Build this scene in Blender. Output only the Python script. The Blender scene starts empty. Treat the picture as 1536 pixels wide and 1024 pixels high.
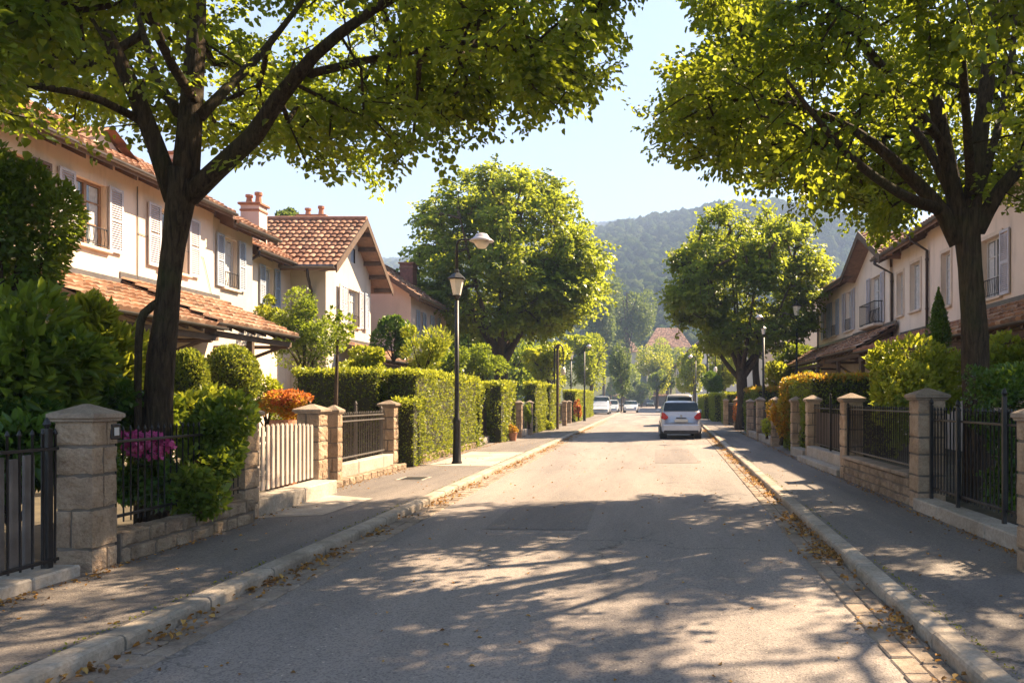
import bpy, bmesh, math, random
import numpy as np
from mathutils import Vector, Matrix, noise
random.seed(7); RNG = np.random.default_rng(7)
C = bpy.context.scene.collection
sc = bpy.context.scene
# ------------------------------------------------------------ camera, world, sun
F = 1200.0; EYE = 1.5; VX = 970.0; VY = 600.0           # focal length in photo pixels, eye height, vanishing point
cam = bpy.data.objects.new('camera', bpy.data.cameras.new('camera')); C.objects.link(cam)
cam.location = (0, 0, EYE); cam.rotation_euler = (math.pi/2, 0, 0)
cam.data.lens = F/1536*36; cam.data.sensor_width = 36
cam.data.shift_x = (768-VX)/1536; cam.data.shift_y = (VY-512)/1536
cam.data.clip_start = .05; cam.data.clip_end = 20000
sc.camera = cam
AZ = math.radians(50); EL = math.radians(44)            # azimuth from +Y towards +X
SUNV = Vector((math.sin(AZ)*math.cos(EL), math.cos(AZ)*math.cos(EL), math.sin(EL)))
w = bpy.data.worlds.new('World'); sc.world = w; w.use_nodes = True
nt = w.node_tree; bg = nt.nodes['Background']
sky = nt.nodes.new('ShaderNodeTexSky'); sky.sky_type = 'NISHITA'; sky.sun_disc = False
sky.sun_elevation = EL; sky.sun_rotation = AZ; sky.air_density = 1.0; sky.dust_density = .8; sky.ozone_density = 1.0
nt.links.new(sky.outputs[0], bg.inputs[0]); bg.inputs[1].default_value = .05
sl = bpy.data.lights.new('sun', 'SUN'); so = bpy.data.objects.new('sun', sl); C.objects.link(so)
sl.energy = 5.0; sl.angle = math.radians(.55); sl.color = (1, .77, .51)
so.rotation_euler = SUNV.to_track_quat('Z', 'Y').to_euler(); so.location = (30, 30, 60)
sc.view_settings.view_transform = 'Standard'; sc.view_settings.look = 'None'
sc.view_settings.exposure = 2.5; sc.view_settings.gamma = 1
sc.render.engine = 'CYCLES'
# ------------------------------------------------------------ helpers
def Yp(px, X): return F*X/(px-VX)
def Xp(px, Y): return (px-VX)*Y/F
def Zp(py, Y): return EYE+(VY-py)*Y/F
ROOT = {}
def tag(o, label=None, cat=None, group=None, kind=None):
    if label: o['label'] = label
    if cat: o['category'] = cat
    if group: o['group'] = group
    if kind: o['kind'] = kind
    return o
def thing(name, label, cat, loc=(0, 0, 0), rz=0, group=None):
    o = bpy.data.objects.new(name, None); C.objects.link(o); o.empty_display_size = .3
    o.location = loc; o.rotation_euler = (0, 0, rz); ROOT[o.name] = Vector(loc)
    return tag(o, label, cat, group)
def linkmesh(name, me, mat, parent=None):
    o = bpy.data.objects.new(name, me); C.objects.link(o)
    for m in (mat if isinstance(mat, (list, tuple)) else [mat]): me.materials.append(m)
    if parent is not None:
        o.parent = parent; ROOT[o.name] = ROOT.get(parent.name, Vector((0, 0, 0)))
    else: ROOT[o.name] = Vector((0, 0, 0))
    return o
def dup(root, loc=None, rz=None, label=None, group=None, scale=None):
    r = root.copy(); C.objects.link(r)
    if loc is not None: r.location = loc; ROOT[r.name] = Vector(loc)
    if rz is not None: r.rotation_euler = (0, 0, rz)
    if scale: r.scale = scale
    if label: r['label'] = label
    if group: r['group'] = group
    for ch in list(root.children):
        c = ch.copy(); C.objects.link(c); c.parent = r
        for g in ch.children:
            d = g.copy(); C.objects.link(d); d.parent = c
    return r
class MB:
    def __init__(s): s.v = []; s.f = []; s.sm = False
    def add(s, vs, fs):
        n = len(s.v); s.v += [tuple(v) for v in vs]; s.f += [tuple(i+n for i in f) for f in fs]; return s
    def box(s, x0, x1, y0, y1, z0, z1, jit=0):
        vs = [(x, y, z) for z in (z0, z1) for y in (y0, y1) for x in (x0, x1)]
        if jit: vs = [tuple(c+random.uniform(-jit, jit) for c in v) for v in vs]
        return s.add(vs, [(0, 2, 3, 1), (4, 5, 7, 6), (0, 1, 5, 4), (2, 6, 7, 3), (0, 4, 6, 2), (1, 3, 7, 5)])
    def cbox(s, x0, x1, y0, y1, z0, z1, b=.01, jit=0):
        """box with chamfered edges"""
        b = min(b, (x1-x0)*.45, (y1-y0)*.45, (z1-z0)*.45)
        bm = bmesh.new(); bmesh.ops.create_cube(bm, size=1)
        for v in bm.verts:
            v.co = Vector(((x0+x1)/2+v.co.x*(x1-x0), (y0+y1)/2+v.co.y*(y1-y0), (z0+z1)/2+v.co.z*(z1-z0)))
            if jit: v.co += Vector([random.uniform(-jit, jit) for _ in range(3)])
        bmesh.ops.bevel(bm, geom=bm.edges[:], offset=b, segments=1, affect='EDGES')
        bm.verts.index_update()
        s.add([v.co.copy() for v in bm.verts], [[v.index for v in f.verts] for f in bm.faces]); bm.free(); return s
    def quad(s, a, b, c, d): return s.add([a, b, c, d], [(0, 1, 2, 3)])
    def poly(s, pts): return s.add(pts, [tuple(range(len(pts)))])
    def tube(s, pts, rads, n=8, cap=True):
        pts = [Vector(p) for p in pts]
        if not isinstance(rads, (list, tuple)): rads = [rads]*len(pts)
        base = len(s.v); ref = None
        for i, p in enumerate(pts):
            d = (pts[min(i+1, len(pts)-1)]-pts[max(i-1, 0)])
            d = d.normalized() if d.length > 1e-9 else Vector((0, 0, 1))
            if ref is None: ref = d.orthogonal().normalized()
            ref = (ref-d*ref.dot(d)); ref = ref.normalized() if ref.length > 1e-6 else d.orthogonal().normalized()
            b = d.cross(ref)
            for k in range(n):
                a = 2*math.pi*k/n
                s.v.append(tuple(p+(ref*math.cos(a)+b*math.sin(a))*rads[i]))
        for i in range(len(pts)-1):
            for k in range(n):
                s.f.append((base+i*n+k, base+i*n+(k+1) % n, base+(i+1)*n+(k+1) % n, base+(i+1)*n+k))
        if cap:
            s.f.append(tuple(base+k for k in range(n))[::-1]); s.f.append(tuple(base+(len(pts)-1)*n+k for k in range(n)))
        return s
    def lathe(s, prof, cx=0, cy=0, n=16, cap=True):
        base = len(s.v)
        for r, z in prof:
            for k in range(n):
                a = 2*math.pi*(k+.5)/n; s.v.append((cx+r*math.cos(a), cy+r*math.sin(a), z))
        for i in range(len(prof)-1):
            for k in range(n):
                s.f.append((base+i*n+k, base+i*n+(k+1) % n, base+(i+1)*n+(k+1) % n, base+(i+1)*n+k))
        if cap:
            s.f.append(tuple(base+k for k in range(n))[::-1]); s.f.append(tuple(base+(len(prof)-1)*n+k for k in range(n)))
        return s
    def build(s, name, mat, parent=None, local=False, smooth=False):
        off = Vector((0, 0, 0))
        if parent is not None and not local: off = ROOT.get(parent.name, off)
        me = bpy.data.meshes.new(name)
        va = [(v[0]-off.x, v[1]-off.y, v[2]-off.z) for v in s.v]
        me.from_pydata(va, [], s.f); me.update()
        if smooth: me.polygons.foreach_set('use_smooth', [True]*len(me.polygons))
        return linkmesh(name, me, mat, parent)
# ------------------------------------------------------------ materials
def mat(name): 
    m = bpy.data.materials.new(name); m.use_nodes = True; n = m.node_tree
    return m, n, n.nodes['Principled BSDF'], n.nodes['Material Output']
def noise_node(n, scale, detail=4, rough=.55, co=None, dist=0):
    t = n.nodes.new('ShaderNodeTexNoise'); t.inputs['Scale'].default_value = scale
    t.inputs['Detail'].default_value = detail; t.inputs['Roughness'].default_value = rough; t.inputs['Distortion'].default_value = dist
    if co is not None: n.links.new(co, t.inputs['Vector'])
    return t
def ramp(n, fac, stops):
    r = n.nodes.new('ShaderNodeValToRGB'); e = r.color_ramp.elements
    while len(e) < len(stops): e.new(.5)
    for i, (p, c) in enumerate(stops): e[i].position = p; e[i].color = (*c, 1) if len(c) == 3 else c
    n.links.new(fac, r.inputs[0]); return r
def mixc(n, a, b, fac, mode='MIX'):
    x = n.nodes.new('ShaderNodeMix'); x.data_type = 'RGBA'; x.blend_type = mode
    for s_, v in ((x.inputs[0], fac), (x.inputs[6], a), (x.inputs[7], b)):
        if hasattr(v, 'links') or isinstance(v, bpy.types.NodeSocket): n.links.new(v, s_)
        elif isinstance(v, (tuple, list)): s_.default_value = (*v, 1)
        else: s_.default_value = v
    return x.outputs[2]
def bump(n, b, h, strength, dist=.01):
    k = n.nodes.new('ShaderNodeBump'); k.inputs['Strength'].default_value = strength; k.inputs['Distance'].default_value = dist
    n.links.new(h, k.inputs['Height']); n.links.new(k.outputs[0], b.inputs['Normal']); return k
def objco(n, which='Object'):
    return n.nodes.new('ShaderNodeTexCoord').outputs[which]
def posco(n): return n.nodes.new('ShaderNodeNewGeometry').outputs['Position']
def simple(name, col, rough=.6, metal=0, var=.15, scale=6, bmp=0, bscale=40):
    m, n, b, o = mat(name); co = posco(n)
    t = noise_node(n, scale, 6, .6, co)
    r = ramp(n, t.outputs[0], [(.3, tuple(c*(1-var) for c in col)), (.7, tuple(min(1, c*(1+var)) for c in col))])
    n.links.new(r.outputs[0], b.inputs['Base Color']); b.inputs['Roughness'].default_value = rough; b.inputs['Metallic'].default_value = metal
    if bmp:
        t2 = noise_node(n, bscale, 5, .6, co); bump(n, b, t2.outputs[0], bmp)
    return m
def asphalt(name, dark, light, patch):
    m, n, b, o = mat(name); co = posco(n)
    mp = n.nodes.new('ShaderNodeMapping'); mp.inputs['Scale'].default_value = (1.6, .22, 1); n.links.new(co, mp.inputs['Vector'])
    big = noise_node(n, .55, 6, .65, mp.outputs[0]); mid = noise_node(n, 3.1, 6, .65, co); fine = n.nodes.new('ShaderNodeTexVoronoi')
    fine.inputs['Scale'].default_value = 95; n.links.new(co, fine.inputs['Vector'])
    grit = noise_node(n, 150, 2, .5, co)
    c1 = ramp(n, big.outputs[0], [(.35, dark), (.65, light)]).outputs[0]
    c2 = mixc(n, c1, patch, ramp(n, mid.outputs[0], [(.52, (0, 0, 0)), (.75, (.6, .6, .6))]).outputs[0])
    g = ramp(n, fine.outputs['Color'], [(.15, (.55, .55, .57)), (.5, (1, 1, 1)), (.92, (1.0, 1.0, 1.0)), (.97, (2.2, 2.1, 1.9))]).outputs[0]
    c3 = mixc(n, c2, g, 1.0, 'MULTIPLY')
    # thin wandering cracks
    vo = n.nodes.new('ShaderNodeTexVoronoi'); vo.feature = 'DISTANCE_TO_EDGE'; vo.inputs['Scale'].default_value = .33
    dn = noise_node(n, 1.7, 4, .6, co); off = n.nodes.new('ShaderNodeVectorMath'); off.operation = 'ADD'
    n.links.new(co, off.inputs[0]); sc_ = n.nodes.new('ShaderNodeVectorMath'); sc_.operation = 'SCALE'; sc_.inputs['Scale'].default_value = 1.2
    n.links.new(dn.outputs['Color'], sc_.inputs[0]); n.links.new(sc_.outputs[0], off.inputs[1]); n.links.new(off.outputs[0], vo.inputs['Vector'])
    ck = ramp(n, vo.outputs['Distance'], [(.0, (1, 1, 1)), (.006, (0, 0, 0))]).outputs[0]
    msk = ramp(n, noise_node(n, .22, 2, .5, co).outputs[0], [(.47, (0, 0, 0)), (.56, (.75, .75, .75))]).outputs[0]
    c4 = mixc(n, c3, (.03, .028, .026), mixc(n, (0, 0, 0), ck, msk))
    n.links.new(c4, b.inputs['Base Color']); b.inputs['Roughness'].default_value = .78
    b.inputs['Specular IOR Level'].default_value = .35
    mx = n.nodes.new('ShaderNodeMath'); mx.operation = 'ADD'; n.links.new(fine.outputs['Distance'], mx.inputs[0]); n.links.new(grit.outputs[0], mx.inputs[1])
    bump(n, b, mx.outputs[0], .55, .006); return m
def stone(name, cols, scale=3, rough=.85, rbump=.7, joint=False):
    m, n, b, o = mat(name); co = posco(n)
    at = n.nodes.new('ShaderNodeAttribute'); at.attribute_name = 'rnd'
    a = noise_node(n, scale, 7, .65, co, .4); f_ = noise_node(n, scale*14, 6, .7, co); s_ = noise_node(n, scale*.4, 4, .6, co)
    c = ramp(n, a.outputs[0], [(.25, cols[0]), (.5, cols[1]), (.75, cols[2])]).outputs[0]
    c = mixc(n, c, ramp(n, f_.outputs[0], [(.3, (.6, .58, .55)), (.6, (1.1, 1.1, 1.1))]).outputs[0], .7, 'MULTIPLY')
    c = mixc(n, c, ramp(n, s_.outputs[0], [(.45, (1, 1, 1)), (.7, (.62, .6, .55))]).outputs[0], .8, 'MULTIPLY')
    n.links.new(c, b.inputs['Base Color']); b.inputs['Roughness'].default_value = rough; b.inputs['Specular IOR Level'].default_value = .2
    ad = n.nodes.new('ShaderNodeMath'); ad.operation = 'MULTIPLY_ADD'; ad.inputs[1].default_value = .35
    n.links.new(f_.outputs[0], ad.inputs[0]); n.links.new(a.outputs[0], ad.inputs[2])
    bump(n, b, ad.outputs[0], rbump, .05); return m
def stucco(name, col, stain=(.45, .36, .28), amt=.5):
    m, n, b, o = mat(name); co = posco(n)
    mp = n.nodes.new('ShaderNodeMapping'); mp.inputs['Scale'].default_value = (1, 1, .22); n.links.new(co, mp.inputs['Vector'])
    a = noise_node(n, .8, 6, .6, co); st = noise_node(n, 2.2, 6, .65, mp.outputs[0]); f_ = noise_node(n, 55, 4, .6, co)
    c = ramp(n, a.outputs[0], [(.3, tuple(x*.86 for x in col)), (.7, col)]).outputs[0]
    c = mixc(n, c, stain, ramp(n, st.outputs[0], [(.52, (0, 0, 0)), (.85, (amt, amt, amt))]).outputs[0])
    n.links.new(c, b.inputs['Base Color']); b.inputs['Roughness'].default_value = .9; b.inputs['Specular IOR Level'].default_value = .15
    bump(n, b, f_.outputs[0], .35, .01); return m
def tilemat(name, cols):
    m, n, b, o = mat(name); co = posco(n); at = n.nodes.new('ShaderNodeAttribute'); at.attribute_name = 'rnd'
    c = ramp(n, at.outputs['Fac'], [(0, cols[0]), (.35, cols[1]), (.7, cols[2]), (1, cols[3])]).outputs[0]
    a = noise_node(n, 1.3, 6, .65, co)
    c = mixc(n, c, (.12, .1, .075), ramp(n, a.outputs[0], [(.5, (0, 0, 0)), (.72, (.75, .75, .75))]).outputs[0])
    n.links.new(c, b.inputs['Base Color']); b.inputs['Roughness'].default_value = .8; b.inputs['Specular IOR Level'].default_value = .25
    bump(n, b, noise_node(n, 30, 4, .6, co).outputs[0], .4, .01); return m
def leafmat(name, stops, trans=(.45, .55, .06), tw=.42, rough=.42, clump=.8):
    """stops: colours along per-leaf random value"""
    m, n, b, o = mat(name); co = posco(n); at = n.nodes.new('ShaderNodeAttribute'); at.attribute_name = 'rnd'
    k = len(stops)
    c = ramp(n, at.outputs['Fac'], [(i/(k-1), s_) for i, s_ in enumerate(stops)]).outputs[0]
    cl = noise_node(n, clump, 3, .5, co)
    c = mixc(n, c, ramp(n, cl.outputs[0], [(.3, (.7, .78, .8)), (.7, (1.3, 1.2, .95))]).outputs[0], 1, 'MULTIPLY')
    n.links.new(c, b.inputs['Base Color']); b.inputs['Roughness'].default_value = rough; b.inputs['Specular IOR Level'].default_value = .4
    tr = n.nodes.new('ShaderNodeBsdfTranslucent')
    tc = mixc(n, c, trans, .62); n.links.new(tc, tr.inputs['Color'])
    mx = n.nodes.new('ShaderNodeMixShader'); mx.inputs[0].default_value = tw
    n.links.new(b.outputs[0], mx.inputs[1]); n.links.new(tr.outputs[0], mx.inputs[2]); n.links.new(mx.outputs[0], o.inputs['Surface']); return m
def bark(name, c0, c1):
    m, n, b, o = mat(name); co = posco(n)
    mp = n.nodes.new('ShaderNodeMapping'); mp.inputs['Scale'].default_value = (1, 1, .16); n.links.new(co, mp.inputs['Vector'])
    a = noise_node(n, 28, 8, .7, mp.outputs[0], .6); g = noise_node(n, 1.6, 5, .6, co)
    c = ramp(n, a.outputs[0], [(.35, c0), (.62, c1)]).outputs[0]
    c = mixc(n, c, (.05, .065, .02), ramp(n, g.outputs[0], [(.5, (0, 0, 0)), (.75, (.5, .5, .5))]).outputs[0])
    n.links.new(c, b.inputs['Base Color']); b.inputs['Roughness'].default_value = .9; b.inputs['Specular IOR Level'].default_value = .15
    bump(n, b, a.outputs[0], 1.0, .06); return m
M = {}
M['road'] = asphalt('road_asphalt', (.185, .162, .148), (.305, .258, .226), (.235, .205, .188))
M['pave'] = asphalt('pavement_asphalt', (.125, .109, .1), (.235, .2, .172), (.17, .15, .138))
M['kerb'] = stone('kerb_granite', [(.24, .2, .165), (.36, .31, .255), (.48, .41, .34)], 2.5, .8, .35)
M['sett'] = stone('gutter_setts', [(.17, .13, .105), (.28, .225, .18), (.42, .35, .28)], 4, .85, .45)
M['stone'] = stone('pillar_sandstone', [(.26, .175, .12), (.43, .31, .215), (.56, .43, .31)], 3.2, .88, 1.0)
M['cap'] = stone('cap_stone', [(.22, .17, .13), (.32, .25, .195), (.42, .34, .27)], 3, .85, .45)
M['rubble'] = stone('rubble_stone', [(.18, .125, .09), (.33, .245, .175), (.5, .39, .28)], 4.5, .9, 1.0)
M['mortar'] = simple('mortar', (.16, .13, .105), .95, 0, .3, 5, .5)
M['concrete'] = stone('step_concrete', [(.3, .26, .22), (.4, .35, .3), (.5, .44, .38)], 2.2, .85, .25)
M['iron'] = simple('wrought_iron', (.022, .02, .02), .45, .3, .3, 8, .2, 60)
M['irongrey'] = simple('grey_iron', (.12, .105, .095), .5, .3, .2, 8)
M['bronze'] = simple('brown_sheet_metal', (.085, .062, .05), .55, .2, .2, 3)
M['whitewood'] = simple('painted_pickets', (.46, .38, .32), .6, 0, .12, 5, .2)
M['greyboard'] = simple('weathered_boards', (.16, .135, .12), .8, 0, .3, 4, .3)
M['stucco'] = stucco('cream_stucco', (.78, .64, .53), (.36, .28, .21), .65)
M['stucco2'] = stucco('ivory_stucco', (.6, .53, .46), (.38, .31, .25), .6)
M['stucco3'] = stucco('pink_stucco', (.66, .52, .45), (.34, .25, .2), .6)
M['stuccoR'] = stucco('rose_cream_stucco', (.8, .65, .54), (.36, .28, .21), .65)
M['stuccoR2'] = stucco('pale_cream_stucco', (.8, .68, .57), (.4, .33, .27), .6)
M['trim'] = simple('window_trim', (.62, .5, .4), .8, 0, .1, 4)
M['tile'] = tilemat('roof_tiles', [(.13, .065, .045), (.24, .12, .075), (.33, .175, .11), (.43, .26, .175)])
M['tile2'] = tilemat('weathered_tiles', [(.16, .09, .06), (.28, .15, .09), (.38, .22, .14), (.46, .31, .22)])
M['ridge'] = simple('ridge_tiles', (.3, .14, .08), .8, 0, .3, 6, .4)
M['timber'] = simple('brown_timber', (.1, .06, .038), .7, 0, .3, 6, .3)
M['soffit'] = simple('soffit_boards', (.24, .15, .11), .8, 0, .25, 5)
M['gutter'] = simple('zinc_gutter', (.16, .145, .14), .45, .5, .2, 5)
M['pipe'] = simple('dark_downpipe', (.06, .045, .04), .5, .3, .2, 5)
M['shutter'] = simple('lilac_grey_shutters', (.5, .48, .52), .65, 0, .12, 4, .2)
M['shutterb'] = simple('blue_grey_shutters', (.33, .38, .46), .65, 0, .12, 4, .2)
M['shutterw'] = simple('brown_shutters', (.16, .1, .07), .7, 0, .25, 5)
M['frame'] = simple('brown_window_frame', (.3, .17, .1), .6, 0, .2, 6)
M['framew'] = simple('white_window_frame', (.55, .52, .5), .6, 0, .1, 6)
M['glass'] = simple('window_glass', (.09, .11, .13), .05, 0, .5, .8)
M['glass'].node_tree.nodes['Principled BSDF'].inputs['Specular IOR Level'].default_value = .9
M['curtain'] = simple('curtains', (.5, .5, .5), .9, 0, .2, 12)
M['door'] = simple('brown_door', (.14, .07, .04), .5, 0, .25, 5)
M['brick'] = simple('red_brick', (.25, .1, .07), .85, 0, .3, 9, .4)
M['pot'] = simple('terracotta_pot', (.4, .17, .09), .8, 0, .2, 8)
M['bark'] = bark('tree_bark', (.024, .017, .012), (.1, .07, .045))
M['bark2'] = bark('pale_tree_bark', (.05, .035, .026), (.15, .11, .08))
M['twig'] = simple('hedge_twigs', (.035, .035, .014), .9, 0, .4, 9)
M['soil'] = simple('garden_soil', (.075, .06, .035), .95, 0, .4, 3, .5)
G = lambda *a: a
M['leafA'] = leafmat('lime_tree_leaves', [(.02, .055, .008), (.04, .09, .012), (.07, .13, .016), (.16, .19, .02)], (.6, .68, .04), .5)
M['leafB'] = leafmat('maple_leaves', [(.022, .06, .01), (.045, .095, .014), (.08, .14, .018), (.17, .2, .025)], (.62, .68, .04), .48, clump=.5)
M['leafC'] = leafmat('plane_tree_leaves', [(.04, .09, .015), (.075, .135, .02), (.12, .18, .025), (.2, .24, .035)], (.6, .66, .05), .5, clump=.45)
M['leafDark'] = leafmat('dark_laurel_leaves', [(.025, .07, .014), (.045, .105, .018), (.075, .145, .024)], (.34, .5, .04), .32, .3, 1.5)
M['leafBush'] = leafmat('bush_leaves', [(.04, .085, .014), (.08, .14, .02), (.15, .2, .028)], (.5, .6, .04), .42, .4, 1.5)
M['leafLime'] = leafmat('lime_green_leaves', [(.1, .16, .02), (.18, .25, .028), (.3, .34, .04)], (.7, .7, .05), .45, .4, 1.5)
M['leafYellow'] = leafmat('yellow_green_leaves', [(.14, .2, .02), (.25, .3, .025), (.36, .38, .035)], (.72, .74, .05), .45, .4, 1.2)
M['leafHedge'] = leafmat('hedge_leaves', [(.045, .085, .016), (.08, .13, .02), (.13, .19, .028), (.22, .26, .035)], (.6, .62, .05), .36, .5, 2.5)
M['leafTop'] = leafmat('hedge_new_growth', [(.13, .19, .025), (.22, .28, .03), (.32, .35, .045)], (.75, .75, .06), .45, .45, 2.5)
M['leafOrange'] = leafmat('orange_leaves', [(.14, .19, .02), (.25, .26, .025), (.48, .26, .03), (.48, .14, .03)], (.85, .55, .05), .42, .5, 2)
M['leafPink'] = leafmat('dusky_red_leaves', [(.2, .09, .07), (.35, .15, .12), (.4, .24, .2)], (.7, .25, .15), .3, .6, 2)
M['petalPink'] = leafmat('magenta_petals', [(.45, .04, .2), (.6, .08, .32), (.7, .2, .45)], (.8, .1, .4), .35, .6, 3)
M['petalOrange'] = leafmat('orange_petals', [(.3, .1, .03), (.5, .2, .05), (.45, .09, .05), (.2, .18, .03)], (.9, .3, .05), .35, .6, 3)
M['leafFar'] = leafmat('far_leaves', [(.035, .075, .02), (.06, .11, .03), (.1, .15, .035)], (.4, .5, .08), .3, .6, .25)
M['litter'] = leafmat('dry_leaf_litter', [(.1, .045, .02), (.24, .11, .03), (.4, .19, .045), (.5, .31, .1)], (.7, .4, .1), .2, .7, 2)
M['grass'] = leafmat('moss_and_grass', [(.1, .12, .02), (.17, .18, .03), (.3, .26, .05)], (.5, .5, .05), .3, .7, 2)
# ------------------------------------------------------------ foliage mesh
def norm(a): return a/np.maximum(np.linalg.norm(a, axis=1, keepdims=True), 1e-9)
def leaves(name, P, D, U, S, material, parent, wid=.36, lod=0, fold=.18, rnd=None, local=False):
    """P base points, D tip directions, U leaf normals, S lengths. One mesh."""
    off = np.array(ROOT.get(parent.name, (0, 0, 0)), float) if (parent is not None and not local) else np.zeros(3)
    n = len(P); D = norm(D); R = norm(np.cross(D, U)); U = np.cross(R, D); S = S[:, None]; P = P-off
    if lod == 0: tpl = [(0, 0, 0), (wid*.9, .28, fold), (wid*.75, .66, fold*.8), (0, 1, -.12), (-wid*.75, .66, fold*.8), (-wid*.9, .28, fold)]; fc = [(0, 1, 2, 3), (0, 3, 4, 5)]
    else: tpl = [(0, 0, 0), (wid, .45, fold), (0, 1, -.1), (-wid, .45, fold)]; fc = [(0, 1, 2, 3)]
    k = len(tpl)
    V = np.stack([P+S*(R*t[0]+D*t[1]+U*t[2]) for t in tpl], 1).reshape(-1, 3)
    idx = (np.arange(n)[:, None, None]*k+np.array(fc)[None]).reshape(-1)
    me = bpy.data.meshes.new(name); nf = n*len(fc)
    me.vertices.add(n*k); me.vertices.foreach_set('co', V.astype(np.float32).ravel())
    me.loops.add(nf*4); me.loops.foreach_set('vertex_index', idx.astype(np.int32))
    me.polygons.add(nf); me.polygons.foreach_set('loop_start', (np.arange(nf)*4).astype(np.int32))
    me.update(calc_edges=True)
    at = me.attributes.new('rnd', 'FLOAT', 'FACE')
    r = RNG.random(n) if rnd is None else rnd
    at.data.foreach_set('value', np.repeat(r, len(fc)).astype(np.float32))
    return linkmesh(name, me, material, parent)
def rdir(n):
    return norm(RNG.normal(size=(n, 3)))
# ------------------------------------------------------------ branching trees
def grow(nodes, rad, targets, step=.45, cost=.22, arch=.1):
    """nodes (k,3) seed points with radii; grows branches to every target. returns P, parent, isseed"""
    n0 = len(nodes); cap = n0+len(targets)*12
    P = np.zeros((cap, 3)); P[:n0] = nodes; par = -np.ones(cap, int); L = np.zeros(cap)
    cen = nodes.mean(0); n = n0; tips = []
    d0 = np.min(np.linalg.norm(targets[:, None]-nodes[None], axis=2), axis=1)
    for t in targets[np.argsort(d0)]:
        d = np.linalg.norm(P[:n]-t, axis=1)
        j = int(np.argmin(d+cost*L[:n])); dist = d[j]
        m = min(10, max(1, int(dist/step))); a = P[j].copy(); pv = j
        jit = RNG.normal(size=3)*.05*dist
        for i in range(1, m+1):
            u = i/m; q = a+(t-a)*u; q = q+jit*math.sin(math.pi*u); q[2] += arch*dist*math.sin(math.pi*u)*.6
            P[n] = q; par[n] = pv; L[n] = L[pv]+dist/m; pv = n; n += 1
        tips.append(pv)
    return P[:n], par[:n], n0, np.array(tips)
def branch_mesh(mb, P, par, n0, tips, rmax, rk=.0065, ex=.46):
    cnt = np.zeros(len(P)); cnt[tips] += 1
    for i in range(len(P)-1, n0-1, -1): cnt[par[i]] += cnt[i]
    r = np.minimum(rk*np.maximum(cnt, 1)**ex, rmax)
    ch = {}
    for i in range(n0, len(P)): ch.setdefault(par[i], []).append(i)
    done = set()
    for i in range(n0, len(P)):
        if i in done: continue
        pts = [P[par[i]]]; rs = [min(r[i]*1.08, rmax)]; j = i
        while True:
            pts.append(P[j]); rs.append(r[j]); done.add(j)
            c = [k for k in ch.get(j, []) if k not in done]
            if not c: break
            j = max(c, key=lambda k: cnt[k])
        mb.tube(pts, [float(x) for x in rs], n=6 if rs[0] > .03 else (4 if rs[0] > .012 else 3), cap=False)
def resample(pts, rads, step=.35):
    pts = [Vector(p) for p in pts]; out = []; ro = []
    for i in range(len(pts)-1):
        p0 = pts[max(i-1, 0)]; p1 = pts[i]; p2 = pts[i+1]; p3 = pts[min(i+2, len(pts)-1)]
        m = max(1, int((p2-p1).length/step))
        for k in range(m):
            t = k/m
            q = .5*((2*p1)+(-p0+p2)*t+(2*p0-5*p1+4*p2-p3)*t*t+(-p0+3*p1-3*p2+p3)*t**3)
            out.append(q); ro.append(rads[i]*(1-t)+rads[i+1]*t)
    out.append(pts[-1]); ro.append(rads[-1]); return out, ro
def clump_targets(n, cen, rad, ncl, sig, keep=None, shell=.55, flat=.6):
    """clustered points inside a (lopsided) ellipsoid"""
    cen = np.array(cen); rad = np.array(rad); cl = []
    while len(cl) < ncl:
        d = rdir(1)[0]; r = RNG.uniform(shell**3, 1)**(1/3); q = d*r*rad+cen
        if keep is None or keep(q): cl.append(q)
    cl = np.array(cl); T = []
    ii = RNG.integers(0, ncl, n*3)
    for i in ii:
        q = cl[i]+RNG.normal(size=3)*sig*np.array([1, 1, flat])
        if np.sum(((q-cen)/rad)**2) < 1.12 and (keep is None or keep(q)): T.append(q)
        if len(T) >= n: break
    return np.array(T)
def sprays(P, par, tips, k, length, leaf, droop=.25):
    """leaf positions/directions for every twig tip"""
    p = P[tips]; q = P[par[tips]]; n = len(tips)
    d = norm(p-q); d[:, 2] = d[:, 2]*.5-droop*.3; d = norm(d+RNG.normal(size=(n, 3))*.35)
    side = norm(np.cross(d, np.array([0, 0, 1.0])[None]+RNG.normal(size=(n, 3))*.25)); up = np.cross(side, d)
    t = np.linspace(-.9, 1, k)[None]*np.ones((n, 1))+RNG.normal(size=(n, k))*.05
    sgn = np.where(np.arange(k) % 2, 1, -1)[None]*np.ones((n, 1))
    fan = RNG.normal(size=(n, k))*.14
    pos = p[:, None]+d[:, None]*(t*length)[..., None]+side[:, None]*(sgn*.05+fan*length)[..., None]+up[:, None]*(RNG.normal(size=(n, k))*.1*length)[..., None]
    D = side[:, None]*(sgn*.9)[..., None]+d[:, None]*.7+RNG.normal(size=(n, k, 3))*.35; D[..., 2] -= droop+.15*RNG.random((n, k))
    U = up[:, None]*1.0+RNG.normal(size=(n, k, 3))*.5
    U[..., 2] = np.abs(U[..., 2])+.2
    S = leaf*(.5+.8*RNG.random((n, k))**.8)
    rn = np.clip(RNG.random(n)[:, None]*.6+RNG.random((n, k))*.5-.05, 0, 1)
    return pos.reshape(-1, 3), D.reshape(-1, 3), U.reshape(-1, 3), S.ravel(), rn.ravel()
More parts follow.
